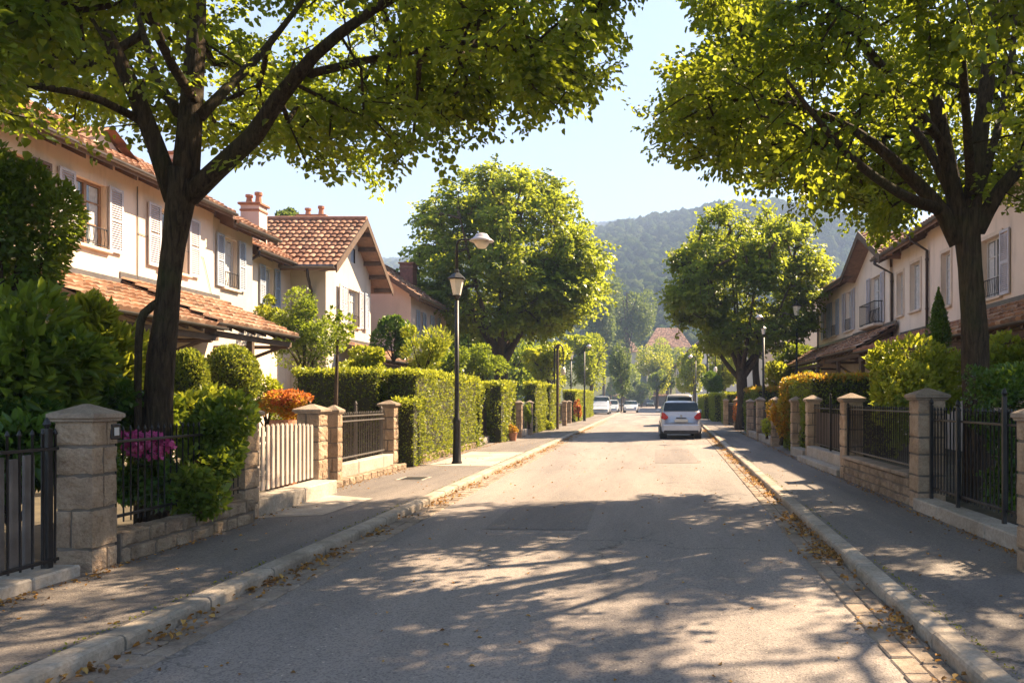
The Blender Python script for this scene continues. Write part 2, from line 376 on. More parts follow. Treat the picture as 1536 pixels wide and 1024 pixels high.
def make_tree(name, label, base, trunk, trunk_r, limbs, targets, k, slen, leaf, lmat, bmat, lod=0, group=None, rmax=.05, nseg=14, extra=None, ext=False, cat='tree', rk=.0065):
    """trunk / limbs: lists of (points, radii) in world space"""
    t = thing(name, label, cat, base, 0, group)
    tp, tr = resample(trunk, trunk_r, .3)
    mb = MB(); mb.tube(tp, tr, nseg)
    tk = mb.build('trunk', bmat, t, smooth=True)
    for v in tk.data.vertices:                               # gentle irregularity of the bark surface
        nn = noise.noise(Vector((v.co.x*4, v.co.y*4, v.co.z*1.2))); c = Vector((v.normal.x, v.normal.y, 0)); v.co += c*nn*.03
    seeds = [np.array([p for p in tp[int(len(tp)*.86):]])]
    for lp, lr in limbs:
        a, r = resample(lp, lr, .3); mb = MB(); mb.tube(a, r, 10); mb.build('limb', bmat, t, smooth=True)
        seeds.append(np.array([p for p in a[2:]]))
    seeds = np.concatenate(seeds)
    P, par, n0, tips = grow(seeds, None, targets, step=.5)
    par2 = par.copy()
    mb = MB(); branch_mesh(mb, P, par, n0, tips, rmax, rk); mb.build('branches', bmat, t, smooth=True)
    pos, D, U, S, rn = sprays(P, par, tips, k, slen, leaf)
    leaves('crown', pos, D, U, S, lmat, t, .4, lod, rnd=rn)
    return t
def blob(name, label, cat, cen, rad, n, leaf, lmat, group=None, lobes=14, parent=None, lod=1, up=.3, part='foliage', wid=.36, seed=None, stem=True, stemmat=None, shape=None, inner=.6, clip=None):
    """leafy shrub / far crown: leaves spread through a lumpy volume made of lobes"""
    cen = np.array(cen, float); rad = np.array(rad, float)
    root = thing(name, label, cat, (cen[0], cen[1], cen[2]-rad[2]), 0, group) if parent is None else parent
    lc = rdir(lobes)*(RNG.uniform(.3, .8, (lobes, 1))); lr = RNG.uniform(.2, .48, lobes)
    i = RNG.integers(0, lobes, n); d = rdir(n)
    r = lr[i]*(RNG.uniform(inner**3, 1, n)**(1/3)); q = lc[i]+d*r[:, None]
    if shape is not None: q = shape(q)
    P = cen+q*rad; D = d*1.0+norm(q)*.6+RNG.normal(size=(n, 3))*.45; D[:, 2] += up
    U = d+norm(q)+RNG.normal(size=(n, 3))*.5+np.array([0, 0, .5])
    ok = P[:, 2] > max(.02, cen[2]-rad[2]*1.02)
    if clip is not None: ok &= (P[:, 0] > clip[0]) & (P[:, 0] < clip[1])
    leaves(part, P[ok], D[ok], U[ok], leaf*RNG.uniform(.6, 1.25, n)[ok], lmat, root, wid, lod, rnd=np.clip(RNG.random(n)[ok]*.7+(np.sin(i*12.9898)*.5+.5)[ok]*.35, 0, 1))
    if stem and parent is None and clip is None:
        mb = MB(); b = Vector((cen[0], cen[1], max(.05, cen[2]-rad[2]-.02)))
        for k in range(min(lobes, 9)):
            e = Vector(cen+lc[k]*rad); m_ = b.lerp(e, .5)+Vector((0, 0, .05*rad[2]))
            mb.tube([b+Vector((random.uniform(-.05, .05), random.uniform(-.05, .05), 0)), m_, e], [.022*rad[2]+.008, .014*rad[2]+.005, .004], 5, False)
        mb.build('stems', stemmat or M['bark'], root)
    return root
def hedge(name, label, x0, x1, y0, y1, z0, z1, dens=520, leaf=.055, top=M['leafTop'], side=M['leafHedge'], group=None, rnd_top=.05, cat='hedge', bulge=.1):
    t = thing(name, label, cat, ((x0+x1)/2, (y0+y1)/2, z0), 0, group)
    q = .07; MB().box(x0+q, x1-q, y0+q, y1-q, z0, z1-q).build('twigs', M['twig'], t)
    P = []; N = []
    def face(area, fn, nrm):
        n = int(area*dens)
        if n < 1: return
        a = RNG.random(n); b = RNG.random(n); P.append(fn(a, b)); N.append(np.tile(nrm, (n, 1)))
    L = lambda a, u, v: u+a*(v-u); o = lambda a, v: np.full_like(a, v)
    face((y1-y0)*(z1-z0), lambda a, b: np.stack([o(a, x0), L(a, y0, y1), L(b, z0, z1)], 1), (-1., 0, 0))
    face((y1-y0)*(z1-z0), lambda a, b: np.stack([o(a, x1), L(a, y0, y1), L(b, z0, z1)], 1), (1., 0, 0))
    face((x1-x0)*(z1-z0), lambda a, b: np.stack([L(a, x0, x1), o(a, y0), L(b, z0, z1)], 1), (0, -1., 0))
    face((x1-x0)*(z1-z0), lambda a, b: np.stack([L(a, x0, x1), o(a, y1), L(b, z0, z1)], 1), (0, 1., 0))
    P = np.concatenate(P); N = np.concatenate(N)
    wob = np.sin(P[:, 0]*3.1+P[:, 1]*2.3)*np.sin(P[:, 2]*3.7+P[:, 1]*1.1)+.6*np.sin(P[:, 1]*7+P[:, 0]*6)*np.sin(P[:, 2]*8)
    n = len(P); P = P+N*(wob*bulge*.6-RNG.random(n)*.09+.02)[:, None]
    D = N*.8+RNG.normal(size=(n, 3))*.55; D[:, 2] += .35; U = N+RNG.normal(size=(n, 3))*.55
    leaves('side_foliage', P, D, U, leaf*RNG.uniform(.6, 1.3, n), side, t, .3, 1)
    n = int((x1-x0)*(y1-y0)*dens*1.5); e = .05
    T = np.stack([RNG.uniform(x0-e, x1+e, n), RNG.uniform(y0-e, y1+e, n), np.zeros(n)], 1)
    T[:, 2] = z1+.035*np.sin(T[:, 0]*5+T[:, 1]*3)*np.sin(T[:, 1]*4)-RNG.random(n)*.1+.14*(RNG.random(n) > .985)*RNG.random(n)
    n2 = int(2*((x1-x0)+(y1-y0))*.16*dens)            # the bright growth rolls over the top edge
    a = RNG.random(n2)*2*((x1-x0)+(y1-y0)); E = np.zeros((n2, 3)); X = x1-x0; Y_ = y1-y0
    E[:, 0] = np.where(a < X, x0+a, np.where(a < X+Y_, x1, np.where(a < 2*X+Y_, x0+a-X-Y_, x0)))
    E[:, 1] = np.where(a < X, y0, np.where(a < X+Y_, y0+a-X, np.where(a < 2*X+Y_, y1, y0+a-2*X-Y_)))
    E[:, :2] += RNG.normal(size=(n2, 2))*.03; E[:, 2] = z1-RNG.random(n2)**1.5*.18
    T = np.concatenate([T, E]); n = len(T)
    D = RNG.normal(size=(n, 3))*.5; D[:, 2] += 1.0; U = RNG.normal(size=(n, 3)); 
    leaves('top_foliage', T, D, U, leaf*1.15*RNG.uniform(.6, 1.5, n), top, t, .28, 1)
    return t
# ------------------------------------------------------------ setting: ground, road, kerbs
PZ = .10                                                   # pavement height
def kerbR(y): return 1.55+.035*min(y, 50)                   # right kerb face: the street widens away from us
KL = -3.1
YS = [-12, -8, -4, 0, 2, 4, 6, 8, 10, 13, 16, 20, 25, 30, 36, 43, 50, 60, 75, 95, 120, 150, 185]
def strip(name, fl, fr, z, m, ys=YS, kind='structure'):
    mb = MB()
    for a, b in zip(ys[:-1], ys[1:]):
        n0 = len(mb.v); mb.add([(fl(a), a, z), (fr(a), a, z), (fr(b), b, z), (fl(b), b, z)], [(0, 1, 2, 3)])
    o = mb.build(name, m); o['kind'] = kind; return o
def terrain():
    """flat valley floor that rises into wooded hills"""
    pxs = np.array([-2500, -400, 200, 570, 700, 885, 1050, 1180, 1300, 1450, 1700, 2400, 4500.])
    pys = np.array([470, 430, 400, 385, 360, 333, 308, 318, 352, 380, 400, 420, 470.])
    ang = np.linspace(-2500, 4500, 150); rr = np.concatenate([[-60, 100], np.geomspace(215, 700, 34), np.geomspace(730, 2000, 46)])
    V = []
    for r in rr:
        for a in ang:
            X = (a-VX)*max(r, 60)/F; Y = r
            crest = (VY-np.interp(a, pxs, pys))/F*1500*.94
            if r <= 215: z = 0
            else:
                u = min(1, (r-215)/1285); s_ = u**.92
                z = crest*s_
                s3 = math.exp(-((r-720)/170)**2)
                z += 26*s3*(.6+.6*math.sin(a*.006+.6))
                z += (noise.noise(Vector((X/150, Y/150, 2)))*34*u**.7+noise.noise(Vector((X/50, Y/50, 5)))*9*min(1, u*3))*min(1, 1.25-u)
                if r > 1500: z = crest-(r-1500)*.25
            V.append((X, Y, z-.03 if r <= 215 else z))
    nx = len(ang); Fc = [(i*nx+j, i*nx+j+1, (i+1)*nx+j+1, (i+1)*nx+j) for i in range(len(rr)-1) for j in range(nx-1)]
    me = bpy.data.meshes.new('hills'); me.from_pydata(V, [], Fc); me.update(); me.polygons.foreach_set('use_smooth', [True]*len(me.polygons))
    m, n, b, o = mat('wooded_hillside'); co = posco(n)
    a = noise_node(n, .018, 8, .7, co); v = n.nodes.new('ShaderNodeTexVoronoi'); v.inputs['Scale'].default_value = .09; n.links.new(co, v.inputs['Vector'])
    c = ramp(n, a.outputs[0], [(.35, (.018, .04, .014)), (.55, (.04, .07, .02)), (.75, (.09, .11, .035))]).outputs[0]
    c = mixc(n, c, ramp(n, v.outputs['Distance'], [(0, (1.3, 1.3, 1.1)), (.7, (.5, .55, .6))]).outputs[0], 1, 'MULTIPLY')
    n.links.new(c, b.inputs['Base Color']); b.inputs['Roughness'].default_value = 1; b.inputs['Specular IOR Level'].default_value = 0
    iv = n.nodes.new('ShaderNodeMath'); iv.operation = 'SUBTRACT'; iv.inputs[0].default_value = 1; n.links.new(v.outputs['Distance'], iv.inputs[1])
    bump(n, b, iv.outputs[0], 1, 9)
    # near the street: garden earth and grass
    g = simple('lawn', (.07, .085, .025), .95, 0, .4, 1.5, .4, 20)
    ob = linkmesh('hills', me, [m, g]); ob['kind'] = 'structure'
    for p in me.polygons:
        if me.vertices[p.vertices[2]].co.y < 300: p.material_index = 1
    return ob, me, rr, ang
hills, hme, hrr, hang = terrain()
strip('road', lambda y: KL-.02, lambda y: kerbR(y)+.02, 0, M['road'])
strip('pavement_left', lambda y: -5.6, lambda y: KL-.145, PZ, M['pave'])
strip('pavement_right', lambda y: kerbR(y)+.145, lambda y: kerbR(y)+3.2, PZ, M['pave'])
strip('garden_ground_left', lambda y: -40, lambda y: -5.1, PZ+.012, M['soil'])
strip('garden_ground_right', lambda y: 3.7+.025*max(y-5, 0), lambda y: 40, PZ+.012, M['soil'])
mb = MB(); mb.quad((-60, 185, .02), (70, 185, .02), (70, 192, .02), (-60, 192, .02)); mb.build('cross_street', M['road'])['kind'] = 'structure'
def kerb(name, fx, s):
    mb = MB(); y = -3.0
    while y < 150:
        ln = (random.uniform(.85, 1.1) if y < 40 else 4)
        a = fx(y); b = fx(y+ln); g = .011 if y < 40 else 0; bz = random.uniform(-.004, .004)
        # cross-section with a rounded road-side arris
        pr = [(0, -.04), (0, PZ-.028), (.008, PZ-.008), (.028, PZ+.003), (.15, PZ+.006), (.157, PZ-.03), (.157, -.04)]
        vs = []
        for yy, xx in ((y+g, a), (y+ln-g, b)):
            for u, z in pr: vs.append((xx+s*u+random.uniform(-.002, .002), yy, z+bz))
        k = len(pr); fs = [(i, i+1, k+i+1, k+i) for i in range(k-1)]+[tuple(range(k))[::-1], tuple(range(k, 2*k))]
        mb.add(vs, fs); y += ln
    o = mb.build(name, M['kerb']); o['kind'] = 'structure'
kerb('kerb_left', lambda y: KL, -1); kerb('kerb_right', kerbR, 1)
def setts(name, fx, s):
    mb = MB()
    for row, (u0, u1) in enumerate(((.004, .15), (.156, .3))):
        y = -2.0+row*.13
        while y < 60:
            ln = random.uniform(.2, .34) if y < 30 else 1.2
            xa = fx(y)+s*u0; xb = fx(y)+s*u1; dz = random.uniform(-.004, .004)
            mb.cbox(min(xa, xb), max(xa, xb), y+.009, y+ln-.009, -.03, .014+dz, .009, .002) if y < 22 else mb.box(min(xa, xb), max(xa, xb), y, y+ln-.01, -.03, .012+dz)
            y += ln
    o = mb.build(name, M['sett']); o['kind'] = 'structure'
setts('gutter_setts_left', lambda y: KL, 1); setts('gutter_setts_right', kerbR, -1)
# dry leaves in the gutters, moss in the kerb joints
def scatter(name, P, size, m, flat=.35, wid=.38, lod=0):
    n = len(P); D = RNG.normal(size=(n, 3)); D[:, 2] *= flat; U = RNG.normal(size=(n, 3))*flat; U[:, 2] += 1
    o = leaves(name, P, D, U, size*RNG.uniform(.5, 1.25, n), m, None, wid, lod, .22); o['kind'] = 'stuff'; return o
def gutter_pts(fx, s, n, y0, y1, w=.09):
    y = y0+(y1-y0)*RNG.random(n)**1.5; dens = .5+.5*np.sin(y*1.9+s)*np.sin(y*.83+2)+.25*np.sin(y*5.1)
    k = RNG.random(n) < np.clip(dens-.15, .03, 1); y = y[k]
    d = np.abs(RNG.normal(size=len(y)))*w*(.6+.8*np.clip(dens[k], 0, 1))
    x = np.array([fx(v) for v in y])+s*(d+.012); z = .02+RNG.random(len(y))*.035*np.exp(-d*9)
    return np.stack([x, y, z], 1)
scatter('dry_leaf_litter', np.concatenate([gutter_pts(lambda y: KL, 1, 4200, 2.2, 45), gutter_pts(kerbR, -1, 6000, 2.2, 40)]), .045, M['litter'])
n = 2600; y = 2+45*RNG.random(n)**1.6; sd = RNG.random(n) < .5
x = np.where(sd, KL-.18-np.abs(RNG.normal(size=n))*.02, np.array([kerbR(v) for v in y])+.18+np.abs(RNG.normal(size=n))*.02)
k = (np.sin(y*2.3)*np.sin(y*.9+1)+RNG.normal(size=n)*.3) > -.25
scatter('kerb_moss', np.stack([x, y, np.full(n, PZ+.003)], 1)[k], .022, M['grass'], .8, .3, 1)
n = 3000; y = 4+40*RNG.random(n)**1.5; sd = RNG.random(n) < .5
fl = np.interp(y, [4, 6.5, 9.2, 12, 17, 60], [-4.45, -4.5, -4.64, -4.93, -4.93, -4.9]); fr = np.interp(y, [4, 10, 14, 19, 40], [3.38, 3.4, 3.5, 3.6, 4.3])
x = np.where(sd, fl+np.abs(RNG.normal(size=n))*.09, fr-np.abs(RNG.normal(size=n))*.07)
scatter('wall_foot_litter', np.stack([x, y, np.full(n, PZ+.006)], 1), .032, M['litter'], .4)
n = 700; y = 3+30*RNG.random(n)**1.3; x = RNG.uniform(-4.6, 3.4, n); z = np.where((x > KL) & (x < np.array([kerbR(v) for v in y])), .005, PZ+.006)
k = (np.abs(x-KL-.0) > .2) & (np.abs(x-np.array([kerbR(v) for v in y])) > .2)
scatter('scattered_leaves', np.stack([x, y, z], 1)[k], .035, M['litter'], .25)
mb = MB()
for pts in ([(-1.9, 9.3), (-.7, 9.25), (-.72, 11.9), (-1.88, 11.8)], [(.2, 19), (1.3, 19.1), (1.25, 24.5), (.25, 24.4)]): mb.poly([(x, y, .004) for x, y in pts])
mb.build('road_repair_patch', asphalt('patch_asphalt', (.15, .13, .12), (.24, .205, .18), (.19, .17, .16)))['kind'] = 'structure'
# manhole and drain covers, repair patches in the pavement
t = thing('manhole_cover', 'dark square service cover set in the left pavement below the iron gate', 'manhole cover', (-4.15, 14.3, PZ))
MB().cbox(-4.36, -3.96, 14.0, 14.55, PZ-.02, PZ+.006, .004).build('lid', M['iron'], t); mb = MB()
for a, b, c, d in ((-4.4, -4.36, 13.96, 14.59), (-3.96, -3.92, 13.96, 14.59), (-4.36, -3.96, 13.96, 14.0), (-4.36, -3.96, 14.55, 14.59)): mb.box(a, b, c, d, PZ-.02, PZ+.009)
mb.build('rim', M['concrete'], t)
mb = MB(); z = PZ+.004
mb.poly([(-4.64, 9.5, z), (-3.95, 9.75, z), (-3.9, 11.4, z), (-4.85, 11.9, z)]); o = mb.build('driveway_slab', M['concrete']); o['kind'] = 'structure'
mb = MB(); mb.poly([(-4.72, 17.1, z), (-3.3, 17.0, z), (-3.3, 21.5, z), (-4.78, 21.8, z)]); o = mb.build('pavement_slab', M['concrete']); o['kind'] = 'structure'
# ------------------------------------------------------------ stone pillars
def course_block(mb, x0, x1, y0, y1, z0, z1, rough, b=.012):
    """a dressed block whose faces bulge irregularly"""
    bm = bmesh.new(); bmesh.ops.create_cube(bm, size=1); bmesh.ops.subdivide_edges(bm, edges=bm.edges[:], cuts=5, use_grid_fill=True)
    sd = Vector((random.random()*50, random.random()*50, random.random()*50))
    for v in bm.verts:
        e = max(abs(v.co.x), abs(v.co.y), abs(v.co.z)); on = sum(abs(c) > .499 for c in v.co)
        n_ = Vector([c if abs(c) > .499 else 0 for c in v.co]).normalized()
        v.co = Vector(((x0+x1)/2+v.co.x*(x1-x0), (y0+y1)/2+v.co.y*(y1-y0), (z0+z1)/2+v.co.z*(z1-z0)))
        d = noise.noise(v.co*9+sd)*.6+noise.noise(v.co*22+sd)*.5
        v.co += n_*((-b if on > 1 else 0)+rough*d*(.5 if on > 1 else 1))
    bm.verts.index_update(); mb.add([v.co.copy() for v in bm.verts], [[v.index for v in f.verts] for f in bm.faces]); bm.free()
def pillar_proto(w, h, courses, rough, name='stone_pillar'):
    t = thing(name, 'x', 'pillar', (0, 0, 0)); mb = MB(); core = MB(); core.box(-w/2+.02, w/2-.02, -w/2+.02, w/2-.02, -.05, h-.1)
    z = -.03; hs = courses; k = (h-.09+.03)/sum(hs)
    for i, c in enumerate(hs):
        c *= k; g = .006
        if i % 2 and random.random() < .8:
            s_ = random.uniform(-.06, .06)
            course_block(mb, -w/2, s_-g/2, -w/2, w/2, z+g, z+c-g, rough); course_block(mb, s_+g/2, w/2, -w/2, w/2, z+g, z+c-g, rough)
        elif random.random() < .6:
            s_ = random.uniform(-.06, .06)
            course_block(mb, -w/2, w/2, -w/2, s_-g/2, z+g, z+c-g, rough); course_block(mb, -w/2, w/2, s_+g/2, w/2, z+g, z+c-g, rough)
        else: course_block(mb, -w/2, w/2, -w/2, w/2, z+g, z+c-g, rough)
        z += c
    s_ = mb.build('shaft', M['stone'], t, local=True, smooth=False)
    core.build('core', M['mortar'], s_, local=True)
    cp = MB(); e = .042; q = w/2+e; z0 = h-.1
    vs = [(-q+.02, -q+.02, z0), (q-.02, -q+.02, z0), (q-.02, q-.02, z0), (-q+.02, q-.02, z0)]
    rings = [(q-.025, z0), (q-.02, z0+.02), (q, z0+.03), (q, z0+.062), (q-.012, z0+.07), (.02, z0+.145)]
    b_ = 0; V = []; Fq = []
    for r, zz in rings: V += [(-r, -r, zz), (r, -r, zz), (r, r, zz), (-r, r, zz)]
    for i in range(len(rings)-1):
        for j in range(4): Fq.append((i*4+j, i*4+(j+1) % 4, (i+1)*4+(j+1) % 4, (i+1)*4+j))
    Fq += [(3, 2, 1, 0), (20, 21, 22, 23)]
    cp.add(V, Fq); cp.build('cap', M['cap'], t, local=True)
    return t
protoA = pillar_proto(.36, 1.32, [.2, .3, .26, .22, .2], .03)
protoB = pillar_proto(.35, 1.38, [.24, .22, .28, .22, .3, .2], .02)
protoC = pillar_proto(.3, 1.3, [.28, .24, .24, .26, .24], .014)
for p in (protoA, protoB, protoC): pass
used = set()
def pillar(proto, cx, cy, top, label, w=1.0, z0=PZ, rz=0):
    h = {protoA: 1.365, protoB: 1.425, protoC: 1.345}[proto]
    sc_ = (w, w, (top-z0)/h)
    if proto in used: o = dup(proto, (cx, cy, z0), rz, label, None, sc_)
    else: proto.location = (cx, cy, z0); proto['label'] = label; proto.scale = sc_; used.add(proto); o = proto; o.rotation_euler = (0, 0, rz); ROOT[o.name] = Vector((cx, cy, z0))
    o['group'] = 'stone gate pillars along the street'; return o
P1 = pillar(protoA, -4.665, 6.665, 1.47, 'thick stone pillar nearest on the left, with a small intercom plate under its cap', .88)
pl = MB(); pl.cbox(-4.508, -4.492, 6.72, 6.84, 1.17, 1.3, .012); pp = thing('intercom', 'small dark framed intercom plate fixed to the nearest left pillar', 'intercom', (-4.5, 6.78, 1.17))
pl.build('frame', M['iron'], pp); MB().cbox(-4.495, -4.487, 6.75, 6.81, 1.2, 1.27, .003).build('plate', M['framew'], pp)
pillar(protoB, -4.81, 9.42, 1.44, 'stone pillar between the leafy fence and the pale picket gate', rz=math.pi)
pillar(protoA, -5.14, 12.3, 1.44, 'stone pillar on the far side of the pale picket gate', .98, rz=math.pi/2)
pillar(protoC, -5.1, 13.05, 1.42, 'slim stone pier just behind the picket gate pillar, at the thin sapling', .7)
pillar(protoC, -5.28, 16.4, 1.5, 'stone pillar beside the low clipped bush, at the far end of the iron garden gate', 1.0, .24)
pillar(protoB, 3.68, 10.5, 1.66, 'largest stone pillar on the right, between the tall black railing and the low rubble wall', 1.05)
pillar(protoA, 3.71, 14.5, 1.63, 'stone pillar on the right at the far end of the low rubble wall', .96, rz=math.pi)
pillar(protoC, 3.92, 18.9, 1.62, 'tan stone pillar on the far side of the brown gate on the right', 1.0)
pillar(protoC, 3.9, 20.9, 1.6, 'narrow stone pillar against the left end of the orange topped hedge', .85, rz=math.pi/2)
pillar(protoB, 3.19, 6.5, 1.47, 'stone pillar cut off by the right edge of the photo', .75)
pillar(protoC, 3.93, 24.4, 1.6, 'stone pillar with yellow flowers at its foot, beyond the orange topped hedge', .95, rz=math.pi)
pillar(protoC, 4.03, 28.4, 1.62, 'slim stone pillar directly behind the right lamp post with two lamp heads', .9)
pillar(protoC, 4.05, 31.3, 1.55, 'slim stone pillar by the small white gate on the right', .9, rz=math.pi)
pillar(protoC, 4.5, 40, 1.6, 'distant pale pillar in front of the dusky pink hedge', .9)
pillar(protoC, 4.55, 46, 1.6, 'distant grey pillar between the pink hedge and the green hedges on the right', .9)
# left far pillars
pillar(protoC, -5.55, 25.6, 1.5, 'brown pillar beside the grey gate beyond the long left hedge', .8)
pillar(protoC, -4.95, 28.4, 1.5, 'pale pillar at the near end of the far grey railing on the left', .75)
pillar(protoC, -4.75, 29.8, 1.5, 'grey pillar at the middle of the far grey railing on the left', .75, rz=math.pi)
pillar(protoC, -4.75, 32.5, 1.5, 'pillar with a small planter at its foot, left side far up the street', .75)
pillar(protoC, -4.5, 43.8, 1.5, 'pale far pillar before the rounded end hedges on the left', .8)
pillar(protoC, -4.75, 49, 1.5, 'farthest pale pillar on the left, in front of the twin rounded hedges', .9, rz=math.pi)
# ------------------------------------------------------------ rubble walls and steps
def rubble(name, label, x0, x1, y0, y1, z0, z1, rows=2, cap=.0):
    t = thing(name, label, 'wall', ((x0+x1)/2, (y0+y1)/2, z0)); MB().box(x0+.025, x1-.025, y0, y1, z0-.04, z1-cap-.02).build('core', M['mortar'], t); mb = MB()
    z = z0-.02; H_ = (z1-cap-z)/rows
    for r in range(rows):
        y = y0-random.uniform(0, .1)
        while y < y1-.03:
            ln = min(random.uniform(.2, .42), y1-y); yy = max(y, y0)
            if ln > .06: course_block(mb, x0, x1, yy+.006, y+ln-.006, z+.005, z+H_-.005+random.uniform(-.012, .012)*(r < rows-1), .022, .016)
            y += ln
        z += H_
    mb.build('blocks', M['rubble'], t)
    if cap:
        mb = MB(); y = y0
        while y < y1-.02: ln = min(random.uniform(.5, .8), y1-y); mb.cbox(x0-.02, x1+.02, y+.003, y+ln-.003, z1-cap+.002, z1, .012, .002); y += ln
        mb.build('coping', M['cap'], t)
rubble('stone_wall', 'low rubble stone wall under the near left railing, between the first two pillars', -4.72, -4.5, 6.88, 9.24, PZ, .37, 2)
rubble('stone_wall', 'low rubble stone wall under the railing between the two big right pillars', 3.5, 3.74, 10.7, 14.3, PZ, .52, 3, .06)
rubble('stone_wall', 'rough stone kerbing below the iron garden gate on the left', -5.12, -4.93, 12.7, 16.5, PZ, .215, 1)
rubble('stone_wall', 'low stone plinth under the long clipped hedge on the left', -5.28, -5.02, 17.6, 23.6, PZ, .27, 1)
def step(label, x0, x1, y0, y1, z0, z1, m='concrete'):
    t = MB(); y = y0
    while y < y1-.02: ln = min(1.35, y1-y); t.cbox(x0, x1, y+.003, y+ln-.003, z0-.03, z1, .014, .002); y += ln
    off = Vector(((x0+x1)/2, (y0+y1)/2, z0)); o = t.build('stone_step', M[m]); o.data.transform(Matrix.Translation(-off)); o.location = off; tag(o, label, 'step', 'stone steps and sills at the gates')
step('worn stone step under the dark boarded gate at the left edge', -4.9, -4.52, 3.2, 6.4, PZ, .19)
step('broad pale stone step in front of the picket gate', -5.05, -4.68, 9.62, 12.1, PZ, .3)
step('pale raised sill directly under the iron garden gate on the left', -5.35, -5.125, 12.9, 16.2, PZ, .42)
step('long stone sill under the tall black railing on the right', 3.42, 3.72, 6.75, 10.28, PZ, .25)
step('lower step of the brown gate on the right', 3.5, 3.72, 14.75, 18.65, PZ, .22)
step('upper sill of the brown gate on the right', 3.725, 3.98, 14.75, 18.65, PZ, .44)
step('stone step left of the tan pillar, by the orange topped hedge', 3.72, 4.0, 19.15, 20.7, PZ, .3)
step('grey base block below the far grey railing on the left', -5.2, -4.8, 28.6, 32.3, PZ, .36)
step('stone sill under the distant grey gate beyond the long hedge', -5.5, -5.2, 24, 27.2, PZ, .3)
step('stone base between the slim pillars on the right, behind the lamp post', 3.95, 4.3, 25, 31, PZ, .32)
# ------------------------------------------------------------ railings and gates
def railing(name, label, cat, a, b, zb, zt, sp=.11, r=.009, rails=(.06, -.14), m='iron', posts=(), tip='spear', group=None, post_r=.022):
    """a, b = (x, y) ends; every upright is a part of its own"""
    t = thing(name, label, cat, (a[0], a[1], zb), math.atan2(b[1]-a[1], b[0]-a[0]), group); L = math.hypot(b[0]-a[0], b[1]-a[1]); h = zt-zb
    n = max(2, int(L/sp)); me = None
    for i in range(n+1):
        x = L*i/n
        if me is None:
            mb = MB(); n4 = 4
            if tip == 'spear': mb.lathe([(r, 0), (r, h-.05), (r*1.8, h-.045), (r*1.7, h-.035), (.001, h)], n=6, cap=False)
            else: mb.lathe([(r, 0), (r, h)], n=6)
            o = mb.build('bar', M[m], t, local=True, smooth=True); me = o.data
        else: o = bpy.data.objects.new('bar', me); C.objects.link(o); o.parent = t
        o.location = (x, 0, 0); o.rotation_euler = (random.uniform(-.006, .006), random.uniform(-.008, .008), .5)
    for z in rails:
        zz = z if z >= 0 else h+z
        MB().cbox(-.03, L+.03, -.014, .014, zz-.013, zz+.013, .003).build('rail', M[m], t, local=True)
    for x, up in posts:
        mb = MB(); mb.cbox(x*L-post_r, x*L+post_r, -post_r+.03, post_r+.03, -.28, h+up, .004); mb.lathe([(.012, h+up), (.03, h+up+.03), (.02, h+up+.06), (.001, h+up+.09)], x*L, .03, 8, False)
        mb.build('post', M[m], t, local=True)
    return t
railing('iron_railing', 'thin dark railing above the low left stone wall with pink flowers behind', 'railing', (-4.61, 6.95), (-4.7, 9.2), .43, 1.28, .105, .007)
g = railing('iron_gate', 'dark iron gate backed with weathered boards at the left edge of the photo', 'gate', (-4.66, 3.4), (-4.66, 6.3), .22, 1.28, .115, .009, (.03, -.16), posts=((.985, .0),), post_r=.03)
mb = MB(); x = .05
while x < 2.75: mb.cbox(x, x+.1, .05, .075, .02, .86+random.uniform(-.02, .02), .004); x += .145
mb.build('boards', M['greyboard'], g, local=True)
# white picket gate
t = thing('picket_gate', 'pale painted picket gate between the second and third left pillars', 'gate', (-4.92, 9.7, .34), math.atan2(2.3, -.1)); L = 2.28
mb = MB(); n = 15
for i in range(n+1):
    x = L*i/n; h = .8+.05*math.sin(math.pi*i/n); q = MB()
    q.add([(x-.035, -.012, 0), (x+.035, -.012, 0), (x+.035, -.012, h-.03), (x, -.012, h), (x-.035, -.012, h-.03), (x-.035, .012, 0), (x+.035, .012, 0), (x+.035, .012, h-.03), (x, .012, h), (x-.035, .012, h-.03)],
          [(0, 1, 2, 3, 4), (9, 8, 7, 6, 5), (0, 5, 6, 1), (1, 6, 7, 2), (2, 7, 8, 3), (3, 8, 9, 4), (4, 9, 5, 0)]); q.build('picket', M['whitewood'], t, local=True)
for z in (.12, .62): MB().cbox(-.02, L+.02, .014, .04, z, z+.07, .004).build('rail', M['whitewood'], t, local=True)
MB().cbox(.27, .34, -.04, -.014, -.03, .86, .006).build('stile', M['whitewood'], t, local=True)
g = railing('iron_gate', 'grey iron garden gate with double top rail left of the lamp post', 'gate', (-5.22, 12.95), (-5.3, 16.15), .46, 1.3, .1, .008, (.04, -.08, -.17), 'irongrey', posts=((.5, .1), (.97, .0)), post_r=.02)
railing('iron_railing', 'tall black railing at the right edge with a thick finial post', 'railing', (3.66, 6.7), (3.66, 10.25), .33, 1.42, .1, .009, (.05, -.17), posts=((.4, .12), (.74, .0), (.985, .02)), post_r=.021)
railing('iron_railing', 'black railing on the low rubble wall between the two big right pillars', 'railing', (3.62, 10.75), (3.62, 14.3), .58, 1.42, .09, .008, (.03, -.08), posts=((.02, -.04), (.99, -.05)))
g = railing('iron_gate', 'brown sheet backed iron gate between two right pillars', 'gate', (3.84, 14.8), (3.9, 18.6), .48, 1.42, .16, .009, (.03, -.1), posts=((.5, .14), (.02, .05)))
MB().cbox(.05, 3.75, -.05, -.035, .02, .74, .003).build('backing_sheet', M['bronze'], g, local=True)
g = railing('iron_gate', 'dark grey gate far up the left side beyond the long hedge', 'gate', (-5.36, 24.2), (-5.4, 27), .35, 1.35, .16, .012, (.05, -.1), 'irongrey', posts=((.5, .2),))
